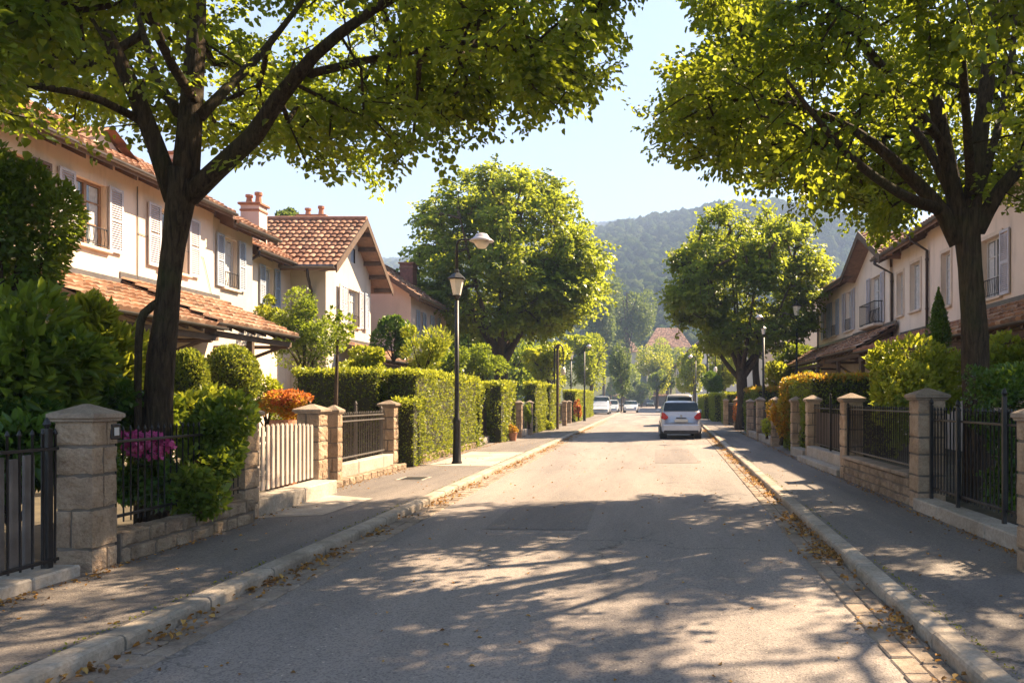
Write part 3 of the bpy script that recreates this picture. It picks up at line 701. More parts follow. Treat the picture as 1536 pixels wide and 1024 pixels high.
MB().cbox(.02, 2.75, .035, .05, .05, .85, .003).build('backing_sheet', M['bronze'], g, local=True)
railing('iron_railing', 'far grey railing on the base block on the left, beyond the grey gate', 'railing', (-4.95, 28.6), (-4.95, 32.3), .36, 1.3, .16, .012, (.05, -.1), 'irongrey')
railing('iron_railing', 'railing between the slim pillars behind the right lamp post', 'railing', (4.05, 25), (4.15, 31), .33, 1.3, .18, .011, (.05, -.1), 'irongrey')
railing('white_gate', 'small pale gate between slim far pillars on the right', 'gate', (4.1, 31.6), (4.3, 34.5), .15, 1.3, .16, .02, (.1, -.15), 'whitewood')
railing('iron_railing', 'distant dark railing along the right pavement before the green hedges', 'railing', (4.45, 36), (4.7, 46), .2, 1.35, .22, .014, (.05, -.1), 'iron')
railing('iron_railing', 'distant railing on the left between the tall hedges and the parked cars', 'railing', (-4.85, 44), (-4.85, 49), .3, 1.35, .22, .014, (.05, -.1), 'irongrey')
# ------------------------------------------------------------ street lamps
def lantern(mb_glass, mb_roof, mb_base, cx, cy, z, s=1.0, n=6):
    mb_glass.lathe([(.085*s, z), (.16*s, z+.34*s)], cx, cy, n)
    mb_roof.lathe([(.2*s, z+.34*s), (.205*s, z+.37*s), (.11*s, z+.45*s), (.05*s, z+.5*s), (.05*s, z+.54*s), (.02*s, z+.6*s)], cx, cy, n)
    mb_base.lathe([(.03*s, z-.1*s), (.06*s, z-.05*s), (.1*s, z-.005*s)], cx, cy, n)
M['lampglass'] = simple('frosted_lamp_glass', (.78, .7, .6), .35, 0, .06, 8)
M['lampwhite'] = simple('pale_enamel_shade', (.55, .5, .5), .35, .1, .08, 8)
def lamp_post(x, y, label, top=5.05, lz=3.82, arm=.55, s=1, z0=PZ, hood=True, side=1, m='iron', group='street lamps'):
    t = thing('street_lamp', label, 'street lamp', (x, y, z0), 0, group)
    mb = MB(); mb.lathe([(.115, 0), (.115, .03), (.095, .06), (.082, .5), (.078, .9), (.085, .93), (.085, .97), (.055, 1.02), (.05, 1.6), (.043, lz-z0-.12)], n=14)
    mb.build('pole', M[m], t, local=True, smooth=True)
    if hood:
        g = MB(); r = MB(); e = MB(); lantern(g, r, e, 0, 0, lz-z0, s); e.build('lantern_base', M[m], t, local=True); g.build('lantern_glass', M['lampglass'], t, local=True); r.build('lantern_roof', M[m], t, local=True)
    if arm:
        a = MB(); h = top-z0; a.tube([(0, 0, lz-z0+(.5 if hood else -.15)), (0, 0, h-.12), (.03*side, 0, h-.03), (.1*side, 0, h), (arm*side, 0, h)], [.034, .03, .027, .025, .022], 8); a.build('arm', M[m], t, local=True, smooth=True)
        r = MB(); c = arm*side; r.lathe([(a_*s, h+b_*s) for a_, b_ in [(.05, .14), (.12, .12), (.16, .06), (.21, .01), (.27, -.03), (.265, -.045), (.15, -.04)]][::-1], c, 0, 18); r.build('lamp_shade', M['lampwhite'], t, local=True, smooth=True)
        q = MB(); q.lathe([(.09*s, h-.19*s), (.15*s, h-.11*s), (.17*s, h-.045*s)], c, 0, 14); q.build('lamp_glass', M['lampglass'], t, local=True, smooth=True)
    return t
lamp_post(-4.2, 17.7, 'tall dark lamp post on the left with a lantern and white hooded arm lamp')
lamp_post(-4.2, 54, 'thin lamp post with a pale head far up the left pavement', 5.15, 4.9, .3, .75, hood=False)
lamp_post(-5.2, 55, 'lantern lamp post in front of the yellow tree, left side of the street', 5.3, 4.3, 0, 1.2)
lamp_post(4.35, 29.8, 'thin lamp post with lantern and small top arm behind the slim right pillars', 4.6, 3.95, .16, .6, side=-1)
lamp_post(6.75, 36, 'lamp with an upturned lantern in front of the far right house corner', 5.7, 5.3, 0, 1.2)
lamp_post(4.6, 75, 'lamp post with a pale flat head beyond the white car, right side', 5.6, 5.3, .5, 1, hood=False, side=-1)
def hooped(x, y, label, h=6.2, w=.62):
    t = thing('street_lamp', label, 'street lamp', (x, y, PZ), 0, 'street lamps')
    pts = [(0, 0, 0), (0, 0, h-.4)]+[(w/2-w/2*math.cos(a), 0, h-.4+.4*math.sin(a)) for a in np.linspace(.3, math.pi, 7)]+[(w, 0, h-1.3)]
    MB().tube(pts, [.06, .05]+[.045]*8, 8).build('hooked_pole', M['iron'], t, local=True, smooth=True)
    MB().lathe([(.05, h-1.3), (.13, h-1.4), (.16, h-1.6), (.1, h-1.75)][::-1], w, 0, 10).build('lamp_head', M['lampglass'], t, local=True)
hooped(4.7, 62, 'lamp post with a hooked top in front of the light green trees on the right', 5.3)
hooped(-5.3, 46, 'dark hooked post in front of the yellow tree on the left', 4.6, .5)
# dark wooden post on the left pavement
t = thing('wooden_post', 'dark upright post on the far left pavement beside the tall hedges', 'post', (-4.3, 38.6, PZ))
MB().lathe([(.07, 0), (.065, 3.9), (.05, 3.95)], n=10).build('pole', M['timber'], t, local=True); MB().cbox(-.1, .1, -.05, .05, 3.9, 4.05, .01).build('cap', M['timber'], t, local=True)
# ------------------------------------------------------------ houses
def wall_face(mb, s, X, y0, y1, z0, z1, holes, depth=.2, gable=None):
    """street-facing wall at x = X facing s; holes (y0,y1,z0,z1) get real reveals"""
    ys = sorted({y0, y1, *[h[0] for h in holes], *[h[1] for h in holes]}); zs = sorted({z0, z1, *[h[2] for h in holes], *[h[3] for h in holes]})
    for a, b in zip(ys[:-1], ys[1:]):
        for c, d in zip(zs[:-1], zs[1:]):
            my, mz = (a+b)/2, (c+d)/2
            if any(h[0] < my < h[1] and h[2] < mz < h[3] for h in holes): continue
            q = [(X, a, c), (X, b, c), (X, b, d), (X, a, d)]
            mb.poly(q if s > 0 else q[::-1])
    for a, b, c, d in holes:
        i = X-s*depth
        mb.quad((X, a, c), (i, a, c), (i, a, d), (X, a, d)); mb.quad((X, b, c), (i, b, c), (i, b, d), (X, b, d))
        mb.quad((X, a, c), (X, b, c), (i, b, c), (i, a, c)); mb.quad((X, a, d), (X, b, d), (i, b, d), (i, a, d))
def shutter(parent, s, X, y0, y1, z0, z1, m, ang=0.0):
    mb = MB(); t = .035; f = .06; xo = X+s*.03
    def bx(a, b, c, d, e=0, g=0):
        x0, x1 = sorted((xo+s*e, xo+s*(t+g))); mb.box(x0, x1, a, b, c, d)
    bx(y0, y0+f, z0, z1); bx(y1-f, y1, z0, z1); bx(y0+f, y1-f, z0, z0+f); bx(y0+f, y1-f, z1-f, z1); zm = (z0+z1)/2; bx(y0+f, y1-f, zm-.03, zm+.03)
    z = z0+f+.02
    while z < z1-f-.02:                                      # louvre slats, each tilted outwards
        if abs(z-zm) > .045:
            xa, xb = xo+s*.004, xo+s*.03
            mb.add([(xb, y0+f, z-.018), (xb, y1-f, z-.018), (xa, y1-f, z+.018), (xa, y0+f, z+.018), (xb+s*.006, y0+f, z-.014), (xb+s*.006, y1-f, z-.014), (xa+s*.006, y1-f, z+.022), (xa+s*.006, y0+f, z+.022)],
                   [(0, 1, 2, 3), (4, 5, 6, 7), (0, 1, 5, 4), (3, 2, 6, 7), (0, 3, 7, 4), (1, 2, 6, 5)])
        z += .05
    return mb.build('shutter', m, parent)
def window(parent, s, X, y0, y1, z0, z1, sw=0, sm=None, fm='framew', rail=False, sill=True, inset=.15, left=True, right=True, curt=.55, sh=0.0, surround=False):
    """frame, panes, sill, shutters: returns nothing, all children of the house"""
    i = X-s*inset; mb = MB(); f = .055
    def bx(a, b, c, d, t0=-.03, t1=.03):
        x0, x1 = sorted((i+t0, i+t1)); mb.box(x0, x1, a, b, c, d)
    ym = (y0+y1)/2
    bx(y0, y0+f, z0, z1); bx(y1-f, y1, z0, z1); bx(y0+f, y1-f, z0, z0+f); bx(y0+f, y1-f, z1-f, z1); bx(ym-.04, ym+.04, z0+f, z1-f, -.034, .034)
    zz = z0+(z1-z0)*.36; bx(y0+f, ym-.04, zz-.012, zz+.012, -.02, .024); bx(ym+.04, y1-f, zz-.012, zz+.012, -.02, .024)
    zz = z0+(z1-z0)*.7; bx(y0+f, ym-.04, zz-.012, zz+.012, -.02, .024); bx(ym+.04, y1-f, zz-.012, zz+.012, -.02, .024)
    w_ = mb.build('window', M[fm], parent)
    g = MB(); xx = sorted((i-s*.012, i-s*.004)); g.box(xx[0], xx[1], y0+f, ym-.04, z0+f, z1-f); g.box(xx[0], xx[1], ym+.04, y1-f, z0+f, z1-f); g.build('pane', M['glass'], w_)
    if curt:
        c = MB(); xx = i-s*.0025
        for a, b in ((y0+f+.01, y0+f+(ym-y0)*curt), (y1-f-(ym-y0)*curt, y1-f-.01)):
            n = 10; vs = [(xx+s*.0016*(k % 2), a+(b-a)*k/n, z) for z in (z0+f+.02, z1-f-.02) for k in range(n+1)]
            c.add(vs, [(k, k+1, n+2+k, n+1+k) for k in range(n)])
        c.build('curtain', M['curtain'], w_)
    if sill:
        q = MB(); xs = sorted((X-s*inset, X+s*.09)); q.cbox(xs[0], xs[1], y0-.09, y1+.09, z0-.075, z0-.001, .012); q.build('sill', M['trim'], w_)
    if surround:
        q = MB(); xs = sorted((X+s*.002, X+s*.03)); q.box(xs[0], xs[1], y0-.1, y0-.001, z0, z1+.1); q.box(xs[0], xs[1], y1+.001, y1+.1, z0, z1+.1); q.box(xs[0], xs[1], y0, y1, z1+.001, z1+.1); q.build('surround', M['trim'], w_)
    if rail:
        q = MB(); xr = X+s*.05; h = (z1-z0)*.3
        q.tube([(X, y0, z0+h), (xr, y0+.02, z0+h), (xr, y1-.02, z0+h), (X, y1, z0+h)], .012, 5); q.tube([(xr, y0+.02, z0+.06), (xr, y1-.02, z0+.06)], .009, 5)
        n = max(4, int((y1-y0)/.11))
        for k in range(n+1):
            y = y0+.03+(y1-y0-.06)*k/n; q.tube([(xr, y, z0+.04), (xr+s*.02, y, z0+h*.45), (xr, y, z0+h)], .007, 4)
        q.build('railing', M['iron'], w_)
    if sw:
        if left: shutter(parent, s, X, y0-sw-.02, y0-.02, z0-.02, z1+.03, sm)
        if right: shutter(parent, s, X, y1+.02, y1+sw+.02, z0-.02, z1+.03, sm)
def tiles(name, e0, e1, r0, m, parent, tw=.22, tl=.34, rows=None, lift=.02, seg=5):
    """tiled slope: e0->e1 along the eave, r0 = ridge point above e0; r1 optional for clipped slopes via tuple (r0, r1)"""
    r0, r1 = r0 if isinstance(r0, tuple) and len(r0) == 2 and not isinstance(r0[0], (int, float)) else (r0, None)
    e0, e1, r0 = Vector(e0), Vector(e1), Vector(r0); r1 = Vector(r1) if r1 else r0+(e1-e0)
    L = (e1-e0).length; Hh = (r0-e0).length; nr = rows or max(2, int(Hh/tl)); nc = max(2, int(L/tw))
    N = (e1-e0).cross(r0-e0).normalized(); N = -N if N.z < 0 else N
    V = []; Fc = []; rn = []
    for r in range(nr):
        o = .5*(r % 2); sag = random.uniform(-.004, .004)
        for c in range(nc):
            tv = random.random(); dz = random.uniform(-.006, .006); dl = random.uniform(-.02, .02); b = len(V)
            for k in range(seg+1):
                u = (c+k/seg)/nc; h = .042*math.sin(math.pi*k/seg)**.8 if 0 < k < seg else 0
                lo = e0.lerp(e1, u); hi = r0.lerp(r1, u)
                a0 = max(0, (r-.12)/nr+dl/Hh) if r else -.03/Hh*1.5; a1 = min(1, (r+1)/nr)
                V.append(tuple(lo.lerp(hi, a0)+N*(lift+h+.06+dz+sag))); V.append(tuple(lo.lerp(hi, a1)+N*(lift+h+dz+sag)))
                V.append(tuple(lo.lerp(hi, a0)+N*(lift+dz-.012)))
            for k in range(seg):
                q = b+3*k; Fc.append((q, q+3, q+4, q+1)); Fc.append((q+2, q+5, q+3, q)); rn += [tv, tv]
    me = bpy.data.meshes.new(name); me.from_pydata([tuple(Vector(v)-ROOT.get(parent.name, Vector())) for v in V], [], Fc); me.update()
    at = me.attributes.new('rnd', 'FLOAT', 'FACE'); at.data.foreach_set('value', np.array(rn, np.float32))
    return linkmesh(name, me, m, parent)
def slab(mb, a, b, c, d, th):
    """thick sheet under the four corners (a,b eave; c,d ridge)"""
    a, b, c, d = map(Vector, (a, b, c, d)); dn = Vector((0, 0, -th))
    mb.add([a, b, c, d, a+dn, b+dn, c+dn, d+dn], [(0, 1, 2, 3), (7, 6, 5, 4), (0, 4, 5, 1), (1, 5, 6, 2), (2, 6, 7, 3), (3, 7, 4, 0)])
def gutter(parent, X, y0, y1, z, s, r=.07):
    mb = MB(); n = 7; pr = [(X+s*r*math.cos(math.pi+math.pi*k/n)+s*r, z+r*math.sin(math.pi+math.pi*k/n)) for k in range(n+1)]
    pr2 = [(X+s*(r-.012)*math.cos(math.pi+math.pi*k/n)+s*r, z+(r-.012)*math.sin(math.pi+math.pi*k/n)) for k in range(n, -1, -1)]
    P_ = pr+pr2; k = len(P_); mb.add([(x, y0, zz) for x, zz in P_]+[(x, y1, zz) for x, zz in P_], [(i, (i+1) % k, k+(i+1) % k, k+i) for i in range(k)])
    return mb.build('gutter', M['gutter'], parent, smooth=False)
def side_roof(parent, s, Xe, Xr, y0, y1, ze, zr, tm, barge=True, tl=.34, th=.13):
    """slope from the street eave (Xe, ze) up to the ridge (Xr, zr), plus the slope behind"""
    mb = MB(); Xb = 2*Xr-Xe
    slab(mb, (Xe, y0, ze), (Xe, y1, ze), (Xr, y1, zr), (Xr, y0, zr), th); slab(mb, (Xb, y0, ze), (Xb, y1, ze), (Xr-s*.001, y1, zr), (Xr-s*.001, y0, zr), th)
    rf = mb.build('roof', M['soffit'], parent)
    tiles('tiles', (Xe, y0, ze), (Xe, y1, ze), (Xr, y0, zr), tm, rf, tl=tl)
    q = MB(); y = y0
    while y < y1: q.tube([(Xr, y, zr+.06), (Xr, min(y+.4, y1)+.02, zr+.075)], [.11, .1], 8); y += .4
    q.build('ridge', M['ridge'], rf)
    if barge:
        for y in (y0-.04, y1+.003):
            q = MB(); a = Vector((Xe, y, ze-th-.03)); b = Vector((Xr, y, zr-th-.03)); u = Vector((0, 0, th+.09)); d = Vector((0, .037, 0))
            q.add([a, b, b+u, a+u, a+d, b+d, b+u+d, a+u+d], [(0, 1, 2, 3), (7, 6, 5, 4), (0, 4, 5, 1), (1, 5, 6, 2), (2, 6, 7, 3), (3, 7, 4, 0)])
            q.build('bargeboard', M['timber'], rf)
    y = y0+.3
    while y < y1-.1:
        q = MB()
        sl_ = (zr-ze)/(Xr-Xe); xa, xb = Xe+(Xr-Xe)*.02, Xe+(Xr-Xe)*.16; w_ = .045
        za, zb = ze+sl_*(xa-Xe)-th-.004, ze+sl_*(xb-Xe)-th-.004
        q.add([(xa, y-w_, za), (xb, y-w_, zb), (xb, y+w_, zb), (xa, y+w_, za), (xa, y-w_, za-.1), (xb, y-w_, zb-.13), (xb, y+w_, zb-.13), (xa, y+w_, za-.1)],
              [(0, 1, 2, 3), (7, 6, 5, 4), (0, 4, 5, 1), (1, 5, 6, 2), (2, 6, 7, 3), (3, 7, 4, 0)]); y += .8
        q.build('rafter_end', M['timber'], rf)
    gutter(parent, Xe, y0, y1, ze-.0, s); return rf
def chimney(parent, x0, x1, y0, y1, z0, z1, m, pots=2, band=True):
    mb = MB(); mb.box(x0, x1, y0, y1, z0, z1)
    c = mb.build('chimney', m, parent); q = MB(); e = .07
    q.cbox(x0-e, x1+e, y0-e, y1+e, z1-.001+.002, z1+.08, .015); q.cbox(x0-e*.4, x1+e*.4, y0-e*.4, y1+e*.4, z1-.2, z1-.13, .01)
    q.build('chimney_cap', M['ridge'], c)
    for k in range(pots):
        xc = x0+(x1-x0)*(k+.5)/pots; p = MB(); hh = .3+.08*(k % 2)
        p.lathe([(.11, z1+.08), (.085, z1+.08+hh*.7), (.12, z1+.08+hh*.75), (.12, z1+.08+hh)], xc, (y0+y1)/2, 10); p.build('chimney_pot', M['pot'], c)
    return c
def canopy(parent, s, Xw, Xe, y0, y1, zw, ze, tm, posts=(), brackets=(), tl=.3):
    mb = MB(); slab(mb, (Xe, y0, ze), (Xe, y1, ze), (Xw, y1, zw), (Xw, y0, zw), .07)
    rf = mb.build('canopy', M['timber'], parent); tiles('tiles', (Xe, y0, ze), (Xe, y1, ze), (Xw, y0, zw), tm, rf, tl=tl)
    q = MB(); xs = sorted((Xw-s*.02, Xw+s*.055)); q.box(xs[0], xs[1], y0, y1, zw+.0, zw+.15); q.build('flashing', M['gutter'], rf)
    y = y0+.15
    while y < y1:
        q = MB()
        q.add([(Xe, y-.04, ze-.074), (Xw, y-.04, zw-.074), (Xw, y+.04, zw-.074), (Xe, y+.04, ze-.074), (Xe, y-.04, ze-.15), (Xw, y-.04, zw-.17), (Xw, y+.04, zw-.17), (Xe, y+.04, ze-.15)],
              [(0, 1, 2, 3), (7, 6, 5, 4), (0, 4, 5, 1), (1, 5, 6, 2), (2, 6, 7, 3), (3, 7, 4, 0)]); y += .55; q.build('rafter', M['timber'], rf)
    q = MB()
    xb = sorted((Xe-s*.12, Xe-s*.24)); q.box(xb[0], xb[1], y0+.02, y1-.02, ze-.29, ze-.16)
    q.build('beam', M['timber'], rf); gutter(parent, Xe, y0, y1, ze, s, .055)
    for y in posts:
        p = MB(); x0, x1 = sorted((Xe-s*.11, Xe-s*.25)); p.cbox(x0, x1, y-.07, y+.07, 0, ze-.29, .012); p.cbox(x0-.03, x1+.03, y-.1, y+.1, 0, .3, .015); p.build('post', M['timber'], parent)
    for y in brackets:
        p = MB(); p.tube([(Xw, y, ze-1.0), (Xw+(Xe-Xw)*.45, y, ze-.62), (Xe-s*.2, y, ze-.25)], [.05, .045, .045], 6); p.tube([(Xw, y, ze-.3), (Xe-s*.12, y, ze-.3)], .05, 6); p.build('bracket', M['timber'], parent)
def pipe(parent, X, y, zt, zb, s, Xe=None):
    mb = MB(); pts = [(Xe, y, zt)] if Xe is not None else []
    if Xe is not None: pts += [(Xe, y, zt-.12), (X+s*.07, y, zt-.45)]
    else: pts += [(X+s*.07, y, zt)]
    pts.append((X+s*.07, y, zb)); mb.tube(pts, .045, 8)
    for k in range(int((pts[-2][2]-zb)/1.5)+1): mb.lathe([(.055, pts[-2][2]-.3-1.5*k), (.055, pts[-2][2]-.24-1.5*k)], X+s*.07, y, 8)
    mb.build('downpipe', M['pipe'], parent, smooth=True)
def box_walls(mb, s, X, Xb, y0, y1, z0, z1, faces='nfb'):
    """camera side, far side and back of a house block, butting the street wall"""
    for y in (y0, y1): mb.quad((X, y, z0), (Xb, y, z0), (Xb, y, z1), (X, y, z1))
    mb.quad((Xb, y0, z0), (Xb, y1, z0), (Xb, y1, z1), (Xb, y0, z1))
def ridge_gable(mb, Xe, Xr, y, ze, zr, X, Xb):
    """gable triangle at y for a roof whose ridge runs along the street"""
    sl_ = (zr-ze)/(Xr-Xe); zw = ze+sl_*(X-Xe)-.1; mb.poly([(X, y, ze-.3), (X, y, zw), (Xr, y, zr-.12), (2*Xr-X, y, zw), (2*Xr-X, y, ze-.3)])
def lit_door(parent, s, X, y0, y1, z1, m='door'):
    mb = MB(); xs = sorted((X-s*.2, X-s*.14)); mb.cbox(xs[0], xs[1], y0, y1, .12, z1, .01)
    d = mb.build('door', M[m], parent); k = MB(); xx = X-s*.12; k.tube([(xx, y0+.12, 1.1), (xx+s*.05, y0+.12, 1.1), (xx+s*.05, y0+.22, 1.1)], .012, 6); k.build('handle', M['irongrey'], d)
# --- left row
S = 1
XA = -11.6
A1 = thing('terraced_house', 'nearest cream house on the left, behind the big tree, with a small roof dormer', 'house', (XA, 15, 0), 0, 'houses along the left side')
hA = [(14.25, 15.05, 4.72, 6.05), (16.2, 17.18, 4.72, 6.08), (19.05, 20.2, 4.66, 6.08), (14.5, 15.5, .12, 2.6), (17.7, 18.5, 1.2, 2.5), (19.2, 20.1, 1.2, 2.5)]
mb = MB(); wall_face(mb, S, XA, 9.5, 21.4, 0, 6.75, hA); box_walls(mb, S, XA, -18.1, 9.5, 21.4, 0, 6.2); ridge_gable(mb, -11.1, -14.85, 21.4, 6.5, 8.55, XA, -18.1); ridge_gable(mb, -11.1, -14.85, 9.5, 6.5, 8.55, XA, -18.1)
mb.build('wall', M['stucco'], A1)
window(A1, S, XA, 14.25, 15.05, 4.72, 6.05, .46, M['shutterw'], 'frame', left=False)
window(A1, S, XA, 16.2, 17.18, 4.72, 6.08, .45, M['shutter'], 'frame', rail=True)
window(A1, S, XA, 19.05, 20.2, 4.66, 6.08, .47, M['shutter'], 'framew')
window(A1, S, XA, 17.7, 18.5, 1.2, 2.5, 0, None, 'framew'); window(A1, S, XA, 19.2, 20.1, 1.2, 2.5, 0, None, 'frame'); lit_door(A1, S, XA, 14.5, 15.5, 2.6)
rf = side_roof(A1, S, -11.1, -14.85, 9.2, 21.5, 6.5, 8.55, M['tile'])
canopy(A1, S, XA, -9.5, 14.2, 18.0, 4.02, 3.12, M['tile2'], posts=(), brackets=(14.5, 17.7))
q = MB(); q.tube([(XA+.02, 18.2, 4.2), (XA+.02, 18.21, 5.3), (XA+.02, 18.19, 6.35)], .012, 5); q.tube([(XA+.02, 18.21, 5.3), (XA+.02, 20.9, 5.22), (XA+.02, 21.3, 4.3)], .008, 4); q.build('cable', M['gutter'], A1)
# dormer
mb = MB(); mb.poly([(-12.2, 17.3, 6.9), (-12.2, 18.6, 6.9), (-12.2, 18.6, 7.15), (-12.2, 17.95, 7.55), (-12.2, 17.3, 7.15)]); mb.quad((-12.2, 17.3, 6.8), (-14, 17.3, 7.35), (-14, 17.3, 7.4), (-12.2, 17.3, 7.15)); mb.quad((-12.2, 18.6, 6.8), (-14, 18.6, 7.35), (-14, 18.6, 7.4), (-12.2, 18.6, 7.15))
dm = mb.build('dormer', M['stucco2'], A1); tiles('dormer_tiles', (-11.95, 17.15, 7.06), (-14.2, 17.15, 7.06), ((-11.95, 17.95, 7.58), (-14.2, 17.95, 7.58)), M['tile'], dm); tiles('dormer_tiles', (-11.95, 18.75, 7.06), (-14.2, 18.75, 7.06), ((-11.95, 17.95, 7.58), (-14.2, 17.95, 7.58)), M['tile'], dm)
A2 = thing('terraced_house', 'narrow left house with one blue grey shuttered window and a canopy post', 'house', (XA, 22.5, 0), 0, 'houses along the left side')
hA = [(21.96, 22.72, 4.62, 6.0), (21.9, 22.9, .12, 2.55)]
mb = MB(); XA2 = XA-.03; wall_face(mb, S, XA2, 21.4, 23.6, 0, 6.5, hA); box_walls(mb, S, XA2, -17.97, 21.405, 23.6, 0, 6.0); ridge_gable(mb, -11.1, -14.8, 23.6, 6.3, 8.3, XA2, -17.97); mb.build('wall', M['stucco2'], A2)
window(A2, S, XA2, 21.96, 22.72, 4.62, 6.0, .37, M['shutterb'], 'framew', rail=True); lit_door(A2, S, XA2, 21.9, 22.9, 2.55)
rf2 = side_roof(A2, S, -11.1, -14.8, 21.55, 24.1, 6.3, 8.3, M['tile']); canopy(A2, S, XA2, -9.5, 17.6, 21.7, 4.18, 3.22, M['tile2'], posts=(19.55,), brackets=(21.5,))
chimney(rf2, -13.5, -12.95, 22.3, 23.0, 6.6, 8.35, M['stucco3'], 1)
XA3 = -12.15
A3 = thing('terraced_house', 'set back low house between the narrow house and the tiled gable on the left', 'house', (XA3, 25.5, 0), 0, 'houses along the left side')
hA = [(25.42, 26.05, 4.55, 5.75)]
mb = MB(); wall_face(mb, S, XA3, 23.6, 27.3, 0, 6.2, hA); box_walls(mb, S, XA3, -18, 23.605, 27.3, 0, 6.1); mb.build('wall', M['stucco'], A3)
window(A3, S, XA3, 25.42, 26.05, 4.55, 5.75, .36, M['shutterb'], 'framew'); rf3 = side_roof(A3, S, -11.65, -14.6, 23.9, 27.4, 6.02, 7.75, M['tile'])
chimney(rf3, -13.1, -12.5, 25.8, 26.35, 6.2, 7.8, M['stucco3'], 2); pipe(A3, XA3, 23.85, 5.95, .1, S, -11.56)
# --- gable house B
B = thing('gable_house', 'cream house with a tiled gable facing the street and folded shutters, behind the long hedge', 'house', (-10.95, 29.5, 0), 0, 'houses along the left side')
XB = -10.95; ZE = 5.92; ZR = 8.1; YM = 29.45
hB = [(29.2, 30.35, 4.25, 5.6), (29.6, 30.05, 6.62, 7.15), (28.4, 29.3, 1.0, 2.3)]
mb = MB(); wall_face(mb, S, XB, 27.3, 31.75, 0, ZE-.02, [h for h in hB if h[3] < 6])
sl_ = (ZR-ZE)/(YM-26.5)
def zg(y): return ZR-abs(y-YM)*sl_-.13
# gable above the eave, split round the attic vent
mb.poly([(XB, 27.3, ZE-.02), (XB, 29.6, ZE-.02), (XB, 29.6, zg(29.6)), (XB, YM, zg(YM)), (XB, 27.3, zg(27.3))]); mb.poly([(XB, 30.05, ZE-.02), (XB, 31.75, ZE-.02), (XB, 31.75, zg(31.75)), (XB, 30.05, zg(30.05))])
mb.quad((XB, 29.6, ZE-.02), (XB, 30.05, ZE-.02), (XB, 30.05, 6.62), (XB, 29.6, 6.62)); mb.poly([(XB, 29.6, 7.15), (XB, 30.05, 7.15), (XB, 30.05, zg(30.05)), (XB, 29.6, zg(29.6))])
box_walls(mb, S, XB, -18, 27.3, 31.75, 0, ZE+.3); mb.build('wall', M['stucco2'], B)
window(B, S, XB, 29.2, 30.35, 4.25, 5.6, .4, M['shutter'], 'framew', rail=True)
shutter(B, S, XB+.05, 28.3, 28.72, 4.23, 5.63, M['shutter']); shutter(B, S, XB+.05, 30.83, 31.25, 4.23, 5.63, M['shutterb'])
MB().box(XB-.1, XB-.06, 29.6, 30.05, 6.62, 7.15).build('attic_vent', M['shutterb'], B)
mb = MB(); XV = -10.3; XB2 = -18.3
for s_, ye in ((-1, 26.5), (1, 32.4)): slab(mb, (XV, ye, ZE), (XB2, ye, ZE), (XB2, YM, ZR), (XV, YM, ZR-.0005), .12)
rfB = mb.build('roof', M['soffit'], B); tiles('tiles', (XV, 26.5, ZE), (XB2, 26.5, ZE), ((XV, YM, ZR), (XB2, YM, ZR)), M['tile'], rfB, tw=.22, tl=.3); tiles('tiles', (XV, 32.4, ZE), (XB2, 32.4, ZE), ((XV, YM, ZR), (XB2, YM, ZR)), M['tile'], rfB, tw=.22, tl=.3)
q = MB(); x = XV
while x > XB2: q.tube([(x, YM, ZR+.05), (x-.42, YM, ZR+.07)], [.12, .1], 8); x -= .4
q.build('ridge', M['ridge'], rfB)
for ye in (26.5, 32.4):
    q = MB(); a = Vector((XV+.003, ye, ZE-.2)); b = Vector((XV+.003, YM, ZR-.2)); u = Vector((0, 0, .27)); d = Vector((.04, 0, 0)); q.add([a, b, b+u, a+u, a+d, b+d, b+u+d, a+u+d], [(0, 1, 2, 3), (7, 6, 5, 4), (0, 4, 5, 1), (1, 5, 6, 2), (2, 6, 7, 3), (3, 7, 4, 0)]); q.build('bargeboard', M['timber'], rfB)
for k in range(5):                                          # purlin ends under the verge
    for s_ in (-1, 1):
        f_ = .12+.2*k; y = YM+s_*f_*2.95; z = ZR-f_*(ZR-ZE)-.13; MB().box(XB, XV-.01, y-.05, y+.05, z-.14, z-.002).build('purlin', M['timber'], rfB)
chimney(rfB, -13.2, -12.2, 30.3, 30.9, 7.0, 8.45, M['brick'], 2); q = MB(); q.tube([(-17, 26.43, ZE+.02), (XV-.02, 26.43, ZE+.0)], .07, 8); q.build('gutter', M['gutter'], B)
q = MB(); q.tube([(-11.25, 26.5, ZE-.02), (-11.25, 26.55, ZE-.3), (-11.4, 27.2, ZE-.7), (-11.4, 27.22, 1)], .05, 8); q.build('downpipe', M['pipe'], B, smooth=True)
canopy(B, S, XB, -9.3, 28.3, 34, 3.6, 2.95, M['tile2'], posts=(28.6,))
# --- house C
XC = -9.9
Cc = thing('terraced_house', 'low pink walled house with a long tiled roof and blue shutters beyond the gable house', 'house', (XC, 36, 0), 0, 'houses along the left side')
hC = [(34.75, 35.3, 4.0, 5.35), (37.1, 37.75, 4.0, 5.35)]
mb = MB(); wall_face(mb, S, XC, 33.6, 39.5, 0, 5.95, hC); box_walls(mb, S, XC, -14.9, 33.6, 39.5, 0, 5.5); ridge_gable(mb, -9.45, -12.4, 33.6, 5.8, 7.75, XC, -14.9); ridge_gable(mb, -9.45, -12.4, 39.5, 5.8, 7.75, XC, -14.9); mb.build('wall', M['stucco3'], Cc)
window(Cc, S, XC, 34.75, 35.3, 4.0, 5.35, .42, M['shutterb'], 'framew'); window(Cc, S, XC, 37.1, 37.75, 4.0, 5.35, .5, M['shutterb'], 'framew')
rfC = side_roof(Cc, S, -9.45, -12.4, 33.2, 40, 5.8, 7.75, M['tile2']); chimney(rfC, -11.6, -11.0, 37.6, 38.3, 6.9, 7.9, M['brick'], 0)
